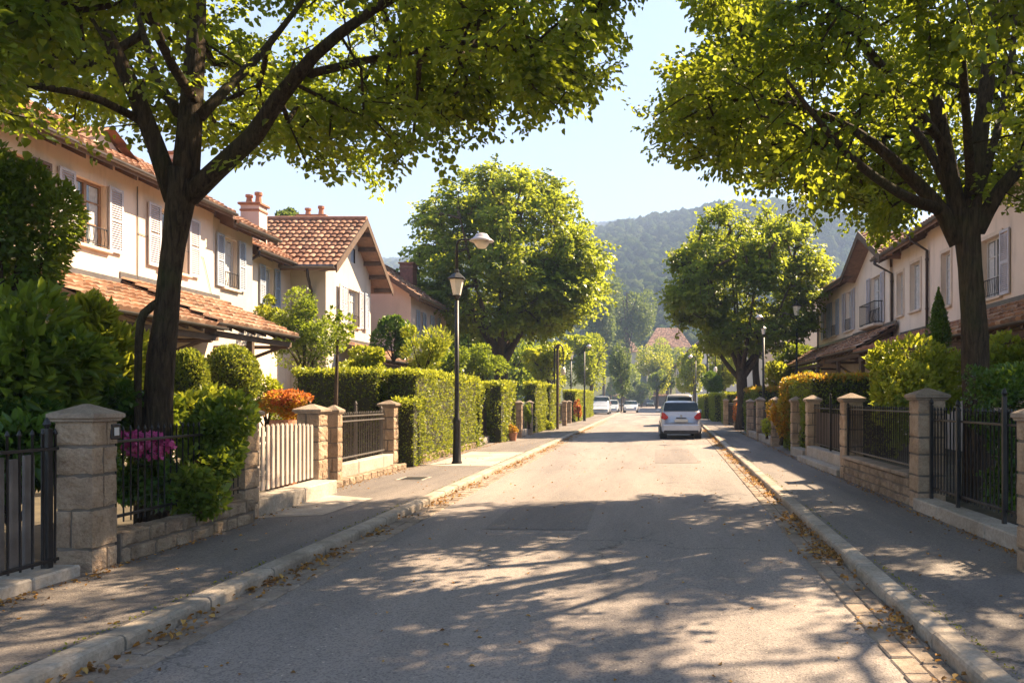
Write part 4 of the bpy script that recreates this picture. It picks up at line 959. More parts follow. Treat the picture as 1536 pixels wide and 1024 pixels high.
# --- right row
S = -1; XR = 8.6
R0 = thing('terraced_house', 'nearest rose cream house on the right, behind the right tree trunk', 'house', (XR, 17, 0), 0, 'houses along the right side')
hR = [(19.4, 20.5, 4.05, 5.55), (14.3, 15.4, 4.2, 5.7), (22.6, 23.3, 4.2, 5.75), (16.4, 17.3, 4.4, 5.5), (15, 16, .12, 2.5)]
mb = MB(); wall_face(mb, S, XR, 9, 24.5, 0, 6.8, hR); box_walls(mb, S, XR, 15.8, 9, 24.5, 0, 6.3); ridge_gable(mb, 8.1, 12.2, 24.5, 6.6, 8.9, XR, 15.8); mb.build('wall', M['stuccoR'], R0)
window(R0, S, XR, 19.4, 20.5, 4.05, 5.55, .5, M['shutter'], 'framew', rail=True, surround=True); window(R0, S, XR, 14.3, 15.4, 4.2, 5.7, .5, M['shutterb'], 'framew'); window(R0, S, XR, 22.6, 23.3, 4.2, 5.75, 0, None, 'framew', surround=True); window(R0, S, XR, 16.4, 17.3, 4.4, 5.5, .4, M['shutterb'], 'framew')
side_roof(R0, S, 8.1, 12.2, 8.8, 24.6, 6.6, 8.9, M['tile']); lit_door(R0, S, XR, 15, 16, 2.5)
canopy(R0, S, XR, 7.2, 13, 20.4, 3.75, 3.02, M['tile2'], posts=(14, 20), brackets=(17,)); pipe(R0, XR, 24.35, 6.5, .1, S, 8.02)
R1 = thing('terraced_house', 'plain cream house on the right with two tall narrow windows and a pale canopy', 'house', (XR+.1, 26.4, 0), 0, 'houses along the right side')
X1 = XR+.1; hR = [(25.4, 26.35, 4.4, 5.95), (27.1, 27.75, 4.4, 5.85)]
mb = MB(); wall_face(mb, S, X1, 24.5, 28.3, 0, 6.6, hR); box_walls(mb, S, X1, 16, 24.52, 28.3, 0, 6.5); mb.build('wall', M['stuccoR2'], R1)
window(R1, S, X1, 25.4, 26.35, 4.4, 5.95, 0, None, 'framew', surround=True); 
window(R1, S, X1, 27.1, 27.75, 4.4, 5.85, 0, None, 'framew', surround=True)
side_roof(R1, S, 8.1, 12, 24.7, 28.6, 6.5, 8.6, M['tile']); pipe(R1, X1, 28.15, 6.4, .1, S, 8.02); canopy(R1, S, X1, 7.1, 20.6, 27.3, 3.65, 3.12, M['ridge'], posts=(24, 27), brackets=(25.5,)) 
R2 = thing('gable_house', 'house on the right with a street gable and an iron balcony window', 'house', (XR, 30.3, 0), 0, 'houses along the right side')
YG = 30.2; zA = 7.8; zE2 = 6.45; hR = [(29.3, 30.7, 4.35, 6.15)]
mb = MB(); wall_face(mb, S, XR, 28.3, 32.25, 0, 6.2, hR); sl2 = (zA-zE2)/(33-YG)
mb.poly([(XR, 28.3, 6.2), (XR, 32.25, 6.2), (XR, 32.25, zA-abs(32.25-YG)*sl2-.12), (XR, YG, zA-.12), (XR, 28.3, zA-abs(28.3-YG)*sl2-.12)]); box_walls(mb, S, XR, 16, 28.32, 32.25, 0, 6.2); mb.build('wall', M['stuccoR2'], R2)
window(R2, S, XR, 29.3, 30.7, 4.35, 6.15, .42, M['shutter'], 'framew', rail=True)
q = MB(); xr = XR-.35
for z in (4.35, 5.1): q.tube([(XR, 29.0, z), (xr, 29.0, z), (xr, 31.0, z), (XR, 31.0, z)], .02, 5)
for k in range(15): q.tube([(xr, 29+2*k/14, 4.35), (xr, 29+2*k/14, 5.1)], .01, 4)
for k in range(3): q.tube([(XR-.09-.1*k, 29, 4.35), (XR-.09-.1*k, 29, 5.1)], .01, 4)
q.build('balcony', M['iron'], R2); MB().cbox(XR-.4, XR-.001, 28.95, 31.05, 4.2, 4.3, .02).build('balcony_slab', M['trim'], R2)
mb = MB()
for ye in (27.4, 33.0): slab(mb, (8.0, ye, zE2), (16, ye, zE2), (16, YG, zA), (8.0, YG, zA-.0005), .12)
rfR = mb.build('roof', M['soffit'], R2)
for ye in (27.4, 33.0): tiles('tiles', (8.0, ye, zE2), (16, ye, zE2), ((8.0, YG, zA), (16, YG, zA)), M['tile'], rfR, tw=.22, tl=.3)
for ye in (27.4, 33.0):
    q = MB(); a = Vector((7.96, ye, zE2-.2)); b = Vector((7.96, YG, zA-.2)); u = Vector((0, 0, .27)); d = Vector((.037, 0, 0)); q.add([a, b, b+u, a+u, a+d, b+d, b+u+d, a+u+d], [(0, 1, 2, 3), (7, 6, 5, 4), (0, 4, 5, 1), (1, 5, 6, 2), (2, 6, 7, 3), (3, 7, 4, 0)]); q.build('bargeboard', M['timber'], rfR)
canopy(R2, S, XR, 7.25, 27.5, 33.2, 4.1, 3.3, M['tile2'], posts=(27.7, 31), brackets=(29, 32))
R3 = thing('terraced_house', 'far end house of the right row with a long dark eave and three shuttered windows', 'house', (XR, 36, 0), 0, 'houses along the right side')
hR = [(36.2, 37, 4.45, 6.0), (38, 38.7, 4.45, 6.0), (33.5, 34.5, 4.45, 6.1)]
mb = MB(); wall_face(mb, S, XR, 32.25, 40, 0, 6.7, hR); box_walls(mb, S, XR, 15.8, 32.27, 40, 0, 6.2); ridge_gable(mb, 8.05, 12.2, 40, 6.5, 8.7, XR, 15.8); mb.build('wall', M['stuccoR2'], R3)
for h in hR: window(R3, S, XR, *h, .5, M['shutterb'] if h[0] > 35 else M['shutter'], 'framew', rail=True)
side_roof(R3, S, 8.05, 12.2, 32.6, 41, 6.5, 8.7, M['tile2']); pipe(R3, XR, 39.85, 6.4, .1, S, 7.97); canopy(R3, S, XR, 7.1, 33.3, 42, 4.05, 3.2, M['tile2'], posts=(34, 38, 41.5), brackets=(36,))
# --- far houses
def simple_house(label, x0, x1, y0, y1, ze, zr, wm, tm, wins=(), z0=0, ridge='y', cat='house', name='far_house', group='houses at the end of the street'):
    t = thing(name, label, cat, ((x0+x1)/2, (y0+y1)/2, z0), 0, group); mb = MB()
    mb.box(x0, x1, y0, y1, z0-3, ze)
    if ridge == 'y':
        xm = (x0+x1)/2; mb.poly([(x0, y0, ze), (x1, y0, ze), (xm, y0, zr-.15)]); mb.poly([(x0, y1, ze), (x1, y1, ze), (xm, y1, zr-.15)])
    mb.build('wall', wm, t); q = MB(); e = .5
    if ridge == 'y':
        slab(q, (x0-e, y0-e, ze-.1), (x0-e, y1+e, ze-.1), (xm, y1+e, zr), (xm, y0-e, zr), .2); slab(q, (x1+e, y0-e, ze-.1), (x1+e, y1+e, ze-.1), (xm+.001, y1+e, zr), (xm+.001, y0-e, zr), .2)
        rf = q.build('roof', M['timber'], t)
        for xe in (x0-e, x1+e): tiles('tiles', (xe, y0-e, ze-.1), (xe, y1+e, ze-.1), ((xm, y0-e, zr), (xm, y1+e, zr)), tm, rf, tw=.5, tl=.6, seg=3)
    else:
        ym = (y0+y1)/2; i = min(3.0, (x1-x0)*.3)
        R_ = [(x0+i, ym, zr), (x1-i, ym, zr)]; E_ = [(x0-e, y0-e, ze-.1), (x1+e, y0-e, ze-.1), (x1+e, y1+e, ze-.1), (x0-e, y1+e, ze-.1)]
        q.add(E_+R_, [(3, 2, 1, 0), (0, 1, 5, 4), (1, 2, 5), (2, 3, 4, 5), (3, 0, 4)]); rf = q.build('roof', M['timber'], t)
        tiles('tiles', E_[0], E_[1], (R_[0], R_[1]), tm, rf, tw=.5, tl=.6, seg=3)
        tiles('tiles', E_[1], E_[2], (R_[1], (R_[1][0]+.01, R_[1][1], R_[1][2])), tm, rf, tw=.5, tl=.6, seg=3); tiles('tiles', E_[0], E_[3], (R_[0], (R_[0][0]-.01, R_[0][1], R_[0][2])), tm, rf, tw=.5, tl=.6, seg=3)
    for face, a, b, c, d in wins:                     # face: ('y', y) camera-side or ('x', x) side
        f_, v = face; k = MB(); g = MB()
        if f_ == 'y': k.box(a, b, v-.06, v-.002, c, d); g.box(a+.1, b-.1, v-.075, v-.062, c+.1, d-.1)
        else:
            s_ = -1 if v < (x0+x1)/2 else 1; xs = sorted((v+s_*.002, v+s_*.06)); k.box(xs[0], xs[1], a, b, c, d); xs = sorted((v+s_*.062, v+s_*.075)); g.box(xs[0], xs[1], a+.1, b-.1, c+.1, d-.1)
        w_ = k.build('window', M['framew'], t); g.build('pane', M['glass'], w_)
    return t
simple_house('pale house half hidden behind the round right tree', 7.3, 15, 50, 60, 5.6, 8.2, M['stuccoR2'], M['tile2'], [(('y', 50), 9.2, 10.1, 3.2, 4.8), (('x', 7.3), 53, 54.2, 3.2, 4.8)])
simple_house('tall narrow looking pale house at the far right where the street ends', 5.4, 13, 102, 150, 7.6, 11, M['stuccoR2'], M['tile2'], [(('x', 5.4), 106+8*k, 108+8*k, 4.6, 6.6) for k in range(5)]+[(('y', 102), 6.6, 7.8, 4.4, 6.2)])
simple_house('large house with a broad red hipped roof above the end of the street', 0, 12.5, 232, 246, 17, 23, M['stuccoR2'], M['tile'], [(('y', 232), 2, 3.4, 13, 15.2), (('y', 232), 6, 7.4, 13, 15.2)], 6, 'x')
simple_house('small pale house with a light red roof on the rise left of centre', -8.5, -2.6, 216, 226, 14.6, 18.6, M['stucco2'], M['tile2'], [(('y', 216), -6.6, -5.6, 11.5, 13)], 5, 'x')
simple_house('low dark garage row closing the end of the street', -8, 6, 196, 202, 2.6, 3.4, M['greyboard'], M['tile2'], [(('y', 196), -5.6, -3.2, .3, 2.2), (('y', 196), -1.4, 1, .3, 2.2)], 0, 'x')
# ------------------------------------------------------------ cars
def carpaint(name, col, rough=.25):
    m, n, b, o = mat(name); co = posco(n); t = noise_node(n, 2.5, 6, .6, co)
    r = ramp(n, t.outputs[0], [(.35, tuple(c*.86 for c in col)), (.65, col)]); n.links.new(r.outputs[0], b.inputs['Base Color'])
    b.inputs['Roughness'].default_value = rough; b.inputs['Coat Weight'].default_value = .6; b.inputs['Coat Roughness'].default_value = .06; return m
M['carwhite'] = carpaint('white_car_paint', (.62, .63, .66)); M['carsilver'] = carpaint('silver_car_paint', (.4, .42, .45)); M['carcream'] = carpaint('cream_car_paint', (.5, .45, .36)); M['cardark'] = carpaint('dark_car_paint', (.03, .045, .04))
M['tyre'] = simple('tyre_rubber', (.02, .02, .02), .8); M['rim'] = simple('wheel_rim', (.35, .35, .36), .35, .7, .1); M['cglass'] = simple('car_glass', (.015, .025, .03), .04, 0, .3); M['cglass'].node_tree.nodes['Principled BSDF'].inputs['Specular IOR Level'].default_value = .3
M['tail'] = simple('red_tail_light', (.45, .03, .03), .2); M['head'] = simple('clear_headlight', (.6, .62, .65), .12); M['plastic'] = simple('black_bumper_plastic', (.03, .03, .032), .55); M['plate'] = simple('number_plate', (.6, .6, .55), .4)
def car(label, x, y, rz, W=1.66, L=3.9, Ht=1.5, paint='carwhite', kind='hatch', group='cars in the street'):
    """local frame: rear at y = 0, front at y = L"""
    t = thing('parked_car', label, 'car', (x, y, 0), rz, group); hw = W/2
    if kind == 'hatch': st = [(0.0, .6, .62, .84), (.05, .93, .96, .93), (.12, .98, 1.06, .95), (.46, .97, Ht-.05, .985), (.75, .98, Ht, 1), (1.7, .96, Ht, 1), (2.25, .95, Ht-.07, 1), (2.95, .93, 1.0, .99), (3.4, .87, .9, .95), (3.78, .74, .76, .88), (3.9, .55, .56, .8)]
    elif kind == 'sedan': st = [(0.0, .62, .62, .86), (.04, .95, .95, .93), (.5, .97, 1.0, .97), (.85, .97, 1.06, 1), (1.35, .96, Ht-.05, 1), (1.8, .96, Ht, 1), (2.5, .95, Ht-.05, 1), (3.2, .93, .98, .99), (3.7, .86, .89, .95), (4.15, .72, .74, .88), (4.3, .55, .56, .8)]
    else: st = [(0.0, .7, .72, .93), (.03, 1.05, 1.1, .97), (.12, 1.05, Ht-.12, .99), (.3, 1.05, Ht, 1), (1.7, 1.04, Ht, 1), (2.8, 1.03, Ht-.05, 1), (3.3, 1.0, Ht-.5, 1), (3.7, .98, 1.08, .99), (4.2, .85, .9, .95), (4.4, .6, .62, .85)]
    k = L/st[-1][0]
    def ring(zs, zr, wf):
        w_ = hw*wf; cab = zr > zs+.12; rw = w_*(.78 if cab else .93); rz_ = zr
        return [(0, .22), (w_*.86, .22), (w_*.97, .3), (w_, .5), (w_*.985, zs*.82), (w_*.95, zs), ((w_*.94+rw)/2, (zs+zr)/2), (rw, rz_-(.07 if cab else .01)), (rw*.86, rz_-.008), (rw*.45, rz_+.006), (0, rz_+.01)]
    V = []; Fc = []; m_ = 11
    for (yy, zs, zr, wf) in st:
        r = ring(zs, zr, wf); V += [(p[0], yy*k, p[1]) for p in r]+[(-p[0], yy*k, p[1]) for p in r[1:-1][::-1]]
    n_ = 20
    for i in range(len(st)-1):
        for j in range(n_): Fc.append((i*n_+j, i*n_+(j+1) % n_, (i+1)*n_+(j+1) % n_, (i+1)*n_+j))
    Fc += [tuple(range(n_)), tuple((len(st)-1)*n_+j for j in range(n_))[::-1]]
    mb = MB(); mb.add(V, Fc); body = mb.build('body', M[paint], t, local=True, smooth=True)
    def P_(i, j, off=.012):
        yy, zs, zr, wf = st[i]; r = ring(zs, zr, wf); return Vector((r[j][0], yy*k, r[j][1]))
    def patch(i0, i1, j0, j1, u, v, u2, v2, off):
        """bilinear patch on the side skin between stations i0,i1 and ring rows j0,j1"""
        a, b, c, d = P_(i0, j0), P_(i1, j0), P_(i1, j1), P_(i0, j1); nn = (b-a).cross(d-a).normalized()*off
        if nn.x < 0: nn = -nn
        f = lambda p, q: (a*(1-p)+b*p)*(1-q)+(d*(1-p)+c*p)*q+nn
        return [f(u, v), f(u2, v), f(u2, v2), f(u, v2)]
    def both(name, q, m, par=t):
        for s_ in (1, -1):
            mm = MB(); pts = [Vector((p.x*s_, p.y, p.z)) for p in q]; mm.poly(pts if s_ > 0 else pts[::-1]); mm.build(name, M[m], par, local=True)
    nroof = {'hatch': (3, 6, 7), 'sedan': (4, 6, 7), 'van': (3, 5, 6)}[kind]
    i0, i1, iw = nroof
    a = P_(i0, 5); b = P_(i1, 5); c = P_(i1, 7); d = P_(i0, 7); e = P_(iw, 5)
    if kind != 'van' or True:
        sp = .5
        for u, u2 in ((.04, .46), (.5, .97)):
            q = [a.lerp(b, u), a.lerp(b, u2), d.lerp(c, u2), d.lerp(c, u)]; lo = .12; q = [q[0].lerp(q[3], lo), q[1].lerp(q[2], lo), q[1].lerp(q[2], .93), q[0].lerp(q[3], .93)]; q = [p+Vector((.012, 0, .004)) for p in q]
            if kind == 'van' and u < .3: continue
            both('side_window', q, 'cglass')
    # rear and front screens
    def screen(name, ia, ib, lo, hi, wide=.86):
        A = P_(ia, 5 if ia < ib or True else 5); yy0 = st[ia][0]*k; yy1 = st[ib][0]*k
        z0 = st[ia][2]; z1 = st[ib][2]; w0 = hw*st[ia][3]*.9*wide; w1 = hw*st[ib][3]*.78*wide
        g = [(yy0+(yy1-yy0)*lo, z0+(z1-z0)*lo, w0+(w1-w0)*lo), (yy0+(yy1-yy0)*hi, z0+(z1-z0)*hi, w0+(w1-w0)*hi)]
        dy, dz = yy1-yy0, z1-z0; l_ = math.hypot(dy, dz); ny, nz = (-dz/l_, dy/l_); ny, nz = (ny, nz) if nz > 0 else (-ny, -nz); o = .02
        mm = MB(); mm.add([(-g[0][2], g[0][0]+ny*o, g[0][1]+nz*o+.008), (g[0][2], g[0][0]+ny*o, g[0][1]+nz*o+.008), (g[1][2], g[1][0]+ny*o, g[1][1]+nz*o+.008), (-g[1][2], g[1][0]+ny*o, g[1][1]+nz*o+.008)], [(0, 1, 2, 3)]); mm.build(name, M['cglass'], t, local=True)
    if kind == 'hatch': screen('rear_window', 2, 3, .0, .9, 1.0)
    elif kind == 'sedan': screen('rear_window', 3, 4, .08, .93, .98)
    else: screen('rear_window', 1, 2, .4, .92, 1.0)
    screen('windscreen', iw, i1, .06, .93, 1.0)
    # bumpers, lights, plate, mirrors, wheels
    def rbox(name, x0, x1, y0, y1, z0, z1, m, par=t, b=.02): return MB().cbox(x0, x1, y0, y1, z0, z1, b).build(name, M[m], par, local=True)
    bp = rbox('rear_bumper', -hw*.9, hw*.9, -.06, .14, .27, .58, paint, b=.05); rbox('diffuser', -hw*.84, hw*.84, -.075, .1, .2, .36, 'plastic', bp, .03); rbox('front_bumper', -hw*.82, hw*.82, L-.12, L+.05, .25, .5, paint, b=.05)
    rbox('number_plate', -.26, .26, -.022 if kind != 'x' else 0, -.004, .66, .77, 'plate', b=.004)
    rbox('tailgate_handle', -.2, .2, .0, .03, .81, .835, 'plastic', b=.008); MB().lathe([(.001, 0), (.045, .004), (.045, .012), (.001, .014)], 0, 0, 14).build('badge', M['rim'], t, local=True).matrix_local = Matrix.Translation((0, .035, .9)) @ Matrix.Rotation(math.pi/2, 4, 'X')
    for s_ in (-1, 1):
        xs = sorted((s_*hw*.70, s_*hw*.93)); h0, h1 = (.76, .98) if kind != 'van' else (.8, 1.25)
        tl_ = MB(); xo, xi, xm_ = s_*hw*.955, s_*hw*.62, s_*hw*.8; pr = [(xo, h0+.03), (xo, h1-.02), (s_*hw*.92, h1+.06), (xm_, h1+.03), (xi, h0+.1), (xi+s_*.03, h0+.03), (xm_, h0)]
        tl_.add([(a_, -.012 if abs(a_) < hw*.9 else .03, z_) for a_, z_ in pr]+[(a_, .16, z_) for a_, z_ in pr], [tuple(range(7)), tuple(range(7, 14))[::-1]]+[(i_, (i_+1) % 7, 7+(i_+1) % 7, 7+i_) for i_ in range(7)]); tl_.build('tail_light', M['tail'], t, local=True)
        xs = sorted((s_*hw*.52, s_*hw*.84)); rbox('headlight', xs[0], xs[1], L-.32*k, L-.06, .56, .74, 'head', b=.04)
        xs = sorted((s_*hw*.94, s_*(hw+.16))); rbox('mirror', xs[0], xs[1], L*.66, L*.66+.14, .98, 1.12, paint, b=.03)
        for yy in (L*.18, L*.83):
            mw = MB(); R = .3; x0 = s_*(hw-.2); x1 = s_*(hw-.005)
            def cyl(q, xa, xb, r, n=22, r2=None):
                r2 = r2 or r; bz = len(q.v); q.add([(xa, yy+r*math.cos(2*math.pi*i/n), R+r*math.sin(2*math.pi*i/n)) for i in range(n)]+[(xb, yy+r2*math.cos(2*math.pi*i/n), R+r2*math.sin(2*math.pi*i/n)) for i in range(n)], [(i, (i+1) % n, n+(i+1) % n, n+i) for i in range(n)]+[tuple(range(n)), tuple(range(n, 2*n))[::-1]])
            cyl(mw, x0, x1, R, r2=R*.96); wl = mw.build('wheel', M['tyre'], t, local=True)
            q = MB(); cyl(q, x1, x1+s_*.008, .2, 18, .19)
            for a_ in range(5): 
                an = a_*2*math.pi/5; q.tube([(x1+s_*.01, yy, R), (x1+s_*.01, yy+.17*math.cos(an), R+.17*math.sin(an))], [.035, .025], 5)
            q.build('rim', M['rim'], wl, local=True)
            q = MB(); cyl(q, s_*(hw-.26), s_*(hw+.004), R*1.16); q.build('wheel_arch', M['plastic'], t, local=True)
    return t
car('white hatchback parked at the right kerb, seen from behind', 1.33, 30.8, 0, 1.6, 3.85, 1.47)
car('pale cream van parked ahead of the white hatchback', 1.9, 46, 0, 1.75, 4.4, 1.85, 'carcream', 'van')
car('pale sedan facing us in the road at the far left kerb', -1.9, 99, math.pi, 1.8, 4.4, 1.45, 'carsilver', 'sedan')
car('silver hatchback half on the far left kerb behind the lamp post', -4.1, 96, math.pi, 1.75, 4, 1.55, 'carsilver', 'hatch')
car('grey van at the far left end of the hedges', -4.6, 84, math.pi, 1.8, 4.6, 1.9, 'carsilver', 'van')
car('dark car parked across the end of the street, left of the two', -3.5, 191, math.pi, 1.9, 4.2, 1.55, 'cardark', 'hatch')
car('dark car parked across the end of the street, right of the two', .8, 191, math.pi, 1.9, 4.2, 1.6, 'cardark', 'hatch')
# ------------------------------------------------------------ big street trees
TX, TY = -5.25, 8.6
def LP(px, py, y): return (Xp(px, y), y, Zp(py, y))
trunk = [(TX-.02, TY, .0), LP(238, 600, TY), LP(248, 480, TY), LP(260, 370, TY), LP(270, 300, TY), LP(277, 255, TY)]
tr = [.17, .138, .124, .12, .135, .14]
limbs = [
 ([LP(262, 300, TY), LP(235, 222, TY-.05), LP(203, 140, TY-.2), LP(165, 60, TY-.4), LP(110, -30, TY-.7), LP(60, -200, TY-1)], [.11, .095, .085, .07, .05, .025]),
 ([LP(278, 270, TY), LP(284, 200, TY), LP(290, 120, TY+.1), LP(296, 20, TY+.2), LP(300, -120, TY+.3), LP(310, -330, TY+.5)], [.14, .125, .11, .09, .065, .03]),
 ([LP(283, 295, TY), LP(325, 255, TY-.05), LP(380, 205, TY-.1), LP(420, 145, TY-.2), LP(470, 85, TY-.3), LP(560, 15, TY-.4), LP(700, -60, TY-.4)], [.11, .1, .095, .08, .06, .045, .02]),
 ([LP(300, 175, TY), LP(345, 128, TY+.4), LP(388, 85, TY+.9), LP(440, 20, TY+1.5), LP(500, -60, TY+2.2)], [.06, .05, .042, .03, .015]),
 ([LP(267, 170, TY), LP(235, 115, TY+.5), LP(215, 50, TY+1.0), LP(180, -60, TY+1.8)], [.055, .045, .035, .015]),
 ([LP(440, 118, TY-.2), LP(530, 95, TY+.1), LP(640, 75, TY+.5), LP(770, 70, TY+.8), LP(860, 110, TY+1)], [.05, .04, .03, .02, .01]),
 ([LP(225, 190, TY), LP(150, 150, TY-.6), LP(60, 130, TY-1.2), LP(-60, 120, TY-1.8)], [.05, .04, .03, .012]),
 ([LP(292, 150, TY), LP(240, 60, TY-1.0), LP(200, -120, TY-2.0), LP(260, -260, TY-2.8)], [.055, .045, .03, .012]),
]
def keepL(q):
    if q[1] < 3.4: return False
    px = VX+q[0]*F/q[1]; py = VY-(q[2]-EYE)*F/q[1]
    lim = np.interp(px, [-300, 0, 60, 190, 250, 345, 365, 470, 560, 610, 700, 745, 860, 935, 960], [215, 190, 200, 215, 215, 250, 275, 262, 292, 262, 262, 205, 195, 110, 20])
    if noise.noise(Vector(q)*.85) > (-.0 if py < -60 or px < -60 else .2): return False  # foliage outside the view is thinned further so sunlight gets through
    if 0 < lim-10-py < 75 and noise.noise(Vector(q)*2.1) > (lim-10-py)/75*.5-.15: return False
    if q[1] < TY-.35 and 90 < px < 620 and py > -20 and noise.noise(Vector(q)*1.3+Vector((9, 0, 0))) > -.1: return False    # open underside: the limbs show
    return py < lim-10 and not (325 < px < 350 and 200 < py)
T = clump_targets(3900, (-4.9, 8.7, 6.6), (5.3, 5.0, 3.4), 380, .33, keepL)
make_tree('street_tree', 'large spreading lime tree in the left foreground, trunk forking behind the pink flowers', (TX, TY, 0), trunk, tr, limbs, T, 36, .33, .082, M['leafA'], M['bark'], 0, 'tall trees lining the street')
# dark stem leaning against its trunk
t = thing('leaning_stem', 'dark bent stem standing close beside the left tree trunk', 'stem', (-5.4, 8.45, .1))
mb = MB(); a, r = resample([LP(207, 640, 8.4), LP(207, 560, 8.4), LP(209, 500, 8.4), LP(216, 470, 8.42), LP(242, 450, 8.55)], [.038, .036, .038, .042, .04], .1); mb.tube([(a[0].x, a[0].y, .1)]+a, [.045]+r, 10); mb.build('stem', M['bark'], t, smooth=True)
TX, TY = 4.55, 11.0
trunk = [(TX+.02, TY, 0), LP(1464, 560, TY), LP(1460, 470, TY), LP(1455, 400, TY), LP(1450, 350, TY), LP(1452, 315, TY)]
tr = [.225, .185, .172, .165, .178, .175]
limbs = [
 ([LP(1438, 365, TY), LP(1415, 320, TY), LP(1370, 270, TY-.1), LP(1310, 215, TY-.3), LP(1240, 175, TY-.5), LP(1150, 150, TY-.7), LP(1060, 150, TY-.8)], [.13, .11, .09, .07, .05, .03, .012]),
 ([LP(1443, 350, TY), LP(1425, 260, TY), LP(1405, 160, TY-.2), LP(1385, 40, TY-.4), LP(1360, -120, TY-.6), LP(1320, -300, TY-.8)], [.13, .115, .1, .085, .06, .03]),
 ([LP(1456, 335, TY), LP(1466, 230, TY), LP(1482, 110, TY+.1), LP(1492, -30, TY+.2), LP(1500, -240, TY+.4)], [.13, .12, .1, .08, .03]),
 ([LP(1466, 345, TY), LP(1500, 285, TY), LP(1545, 235, TY-.1), LP(1620, 170, TY-.4), LP(1720, 60, TY-.8)], [.12, .1, .085, .06, .025]),
 ([LP(1410, 315, TY), LP(1350, 290, TY-.9), LP(1270, 230, TY-1.9), LP(1180, 120, TY-3)], [.08, .065, .045, .015]),
 ([LP(1432, 300, TY), LP(1390, 220, TY+.5), LP(1330, 130, TY+1.2), LP(1270, 30, TY+1.8), LP(1200, -80, TY+2.4)], [.08, .06, .05, .035, .012]),
 ([LP(1470, 280, TY), LP(1500, 180, TY+.8), LP(1520, 60, TY+1.6), LP(1530, -80, TY+2.4)], [.07, .055, .04, .015]),
 ([LP(1418, 220, TY), LP(1340, 120, TY-.9), LP(1260, 20, TY-1.8), LP(1180, -120, TY-2.6)], [.07, .055, .04, .015]),
 ([LP(1458, 300, TY), LP(1450, 180, TY-1.2), LP(1440, 20, TY-2.2), LP(1450, -150, TY-3.2)], [.07, .055, .04, .015]),
]
def keepR(q):
    if q[1] < 5.2: return False
    if noise.noise(Vector(q)*.85+Vector((3, 1, 0))) > (-.04 if (VY-(q[2]-EYE)*F/q[1]) < -60 else .2): return False  # crown above the view is thinned so light patches reach the road
    px = VX+q[0]*F/q[1]; py = VY-(q[2]-EYE)*F/q[1]
    lim = np.interp(px, [950, 965, 1010, 1060, 1110, 1150, 1210, 1270, 1330, 1400, 1440, 1475, 1520, 1700], [175, 200, 262, 265, 295, 300, 320, 340, 362, 330, 300, 320, 340, 330])
    if q[1] < TY-.4 and 1270 < px and py > -20 and noise.noise(Vector(q)*1.3+Vector((9, 0, 0))) > .08: return False
    le = np.interp(py, [-200, 0, 60, 100, 170, 230, 262, 300], [950, 1035, 1060, 1000, 965, 970, 1010, 1100])
    if 0 < lim-8-py < 60 and noise.noise(Vector(q)*2.1) > (lim-8-py)/60*.5-.15: return False
    return py < lim-8 and px > le+12
T = clump_targets(4300, (4.2, 11.0, 7.1), (5.4, 5.5, 3.9), 420, .33, keepR)
make_tree('street_tree', 'large leafy tree in the right foreground, trunk rising behind the right hedge', (TX, TY, 0), trunk, tr, limbs, T, 36, .35, .084, M['leafB'], M['bark'], 0, 'tall trees lining the street')
# the two round mid-street trees
def mid_tree(label, x, y, crown_c, crown_r, fork_z, tr_, limbs_n, n, k, leaf, twin=False, seed=1, lm='leafC', keep=None, group='tall trees lining the street'):
    rs = random.Random(seed); trunk = [(x, y, 0), (x+.05, y, fork_z*.5), (x, y, fork_z*.9), (x, y, fork_z)]
    limbs = []
    for i in range(limbs_n):
        a = 2*math.pi*(i+rs.random()*.5)/limbs_n; el = rs.uniform(.25, 1.0); d = Vector((math.cos(a)*el, math.sin(a)*el, 1)).normalized(); L_ = crown_r[2]*1.25
        s0 = Vector((x, y, fork_z*rs.uniform(.78, 1)))
        limbs.append(([s0, s0+d*L_*.25, s0+(d+Vector((0, 0, .15)))*L_*.55, s0+(d+Vector((0, 0, .3)))*L_*.95], [tr_*.55, tr_*.42, tr_*.26, tr_*.08]))
    if twin: limbs.append(([(x+.85, y+.3, 0), (x+.8, y+.3, fork_z*.6), (x+.7, y+.2, fork_z*1.1), (x+.9, y, fork_z*1.8)], [tr_*.9, tr_*.75, tr_*.65, tr_*.3]))
    T = clump_targets(n, crown_c, crown_r, max(60, n//7), crown_r[0]*.075, keep, .5, .8)
    return make_tree('street_tree', label, (x, y, 0), trunk, [tr_*1.25, tr_, tr_, tr_*1.05], limbs, T, k, crown_r[0]*.1, leaf, M[lm], M['bark2'], 1, group, rmax=.12, rk=.014)
mid_tree('broad round tree on the left beyond the long hedge, behind the main lamp post', -7.5, 41, (-7.1, 41, 8.2), (5.1, 5.1, 5.0), 3.9, .36, 9, 3000, 22, .2, seed=3, keep=lambda q: noise.noise(Vector(q)*.55) < .2 and q[2] > 4.7+.28*max(0, abs(q[0]+7.1)-1.5))
mid_tree('round twin trunked tree on the right beyond the white hatchback', 4.5, 38, (4.75, 38, 6.9), (3.8, 3.8, 3.75), 3.0, .25, 8, 2600, 22, .17, True, seed=5, keep=lambda q: noise.noise(Vector(q)*.75) < .2 and q[2] > 3.7+.25*max(0, abs(q[0]-4.75)-1.2))
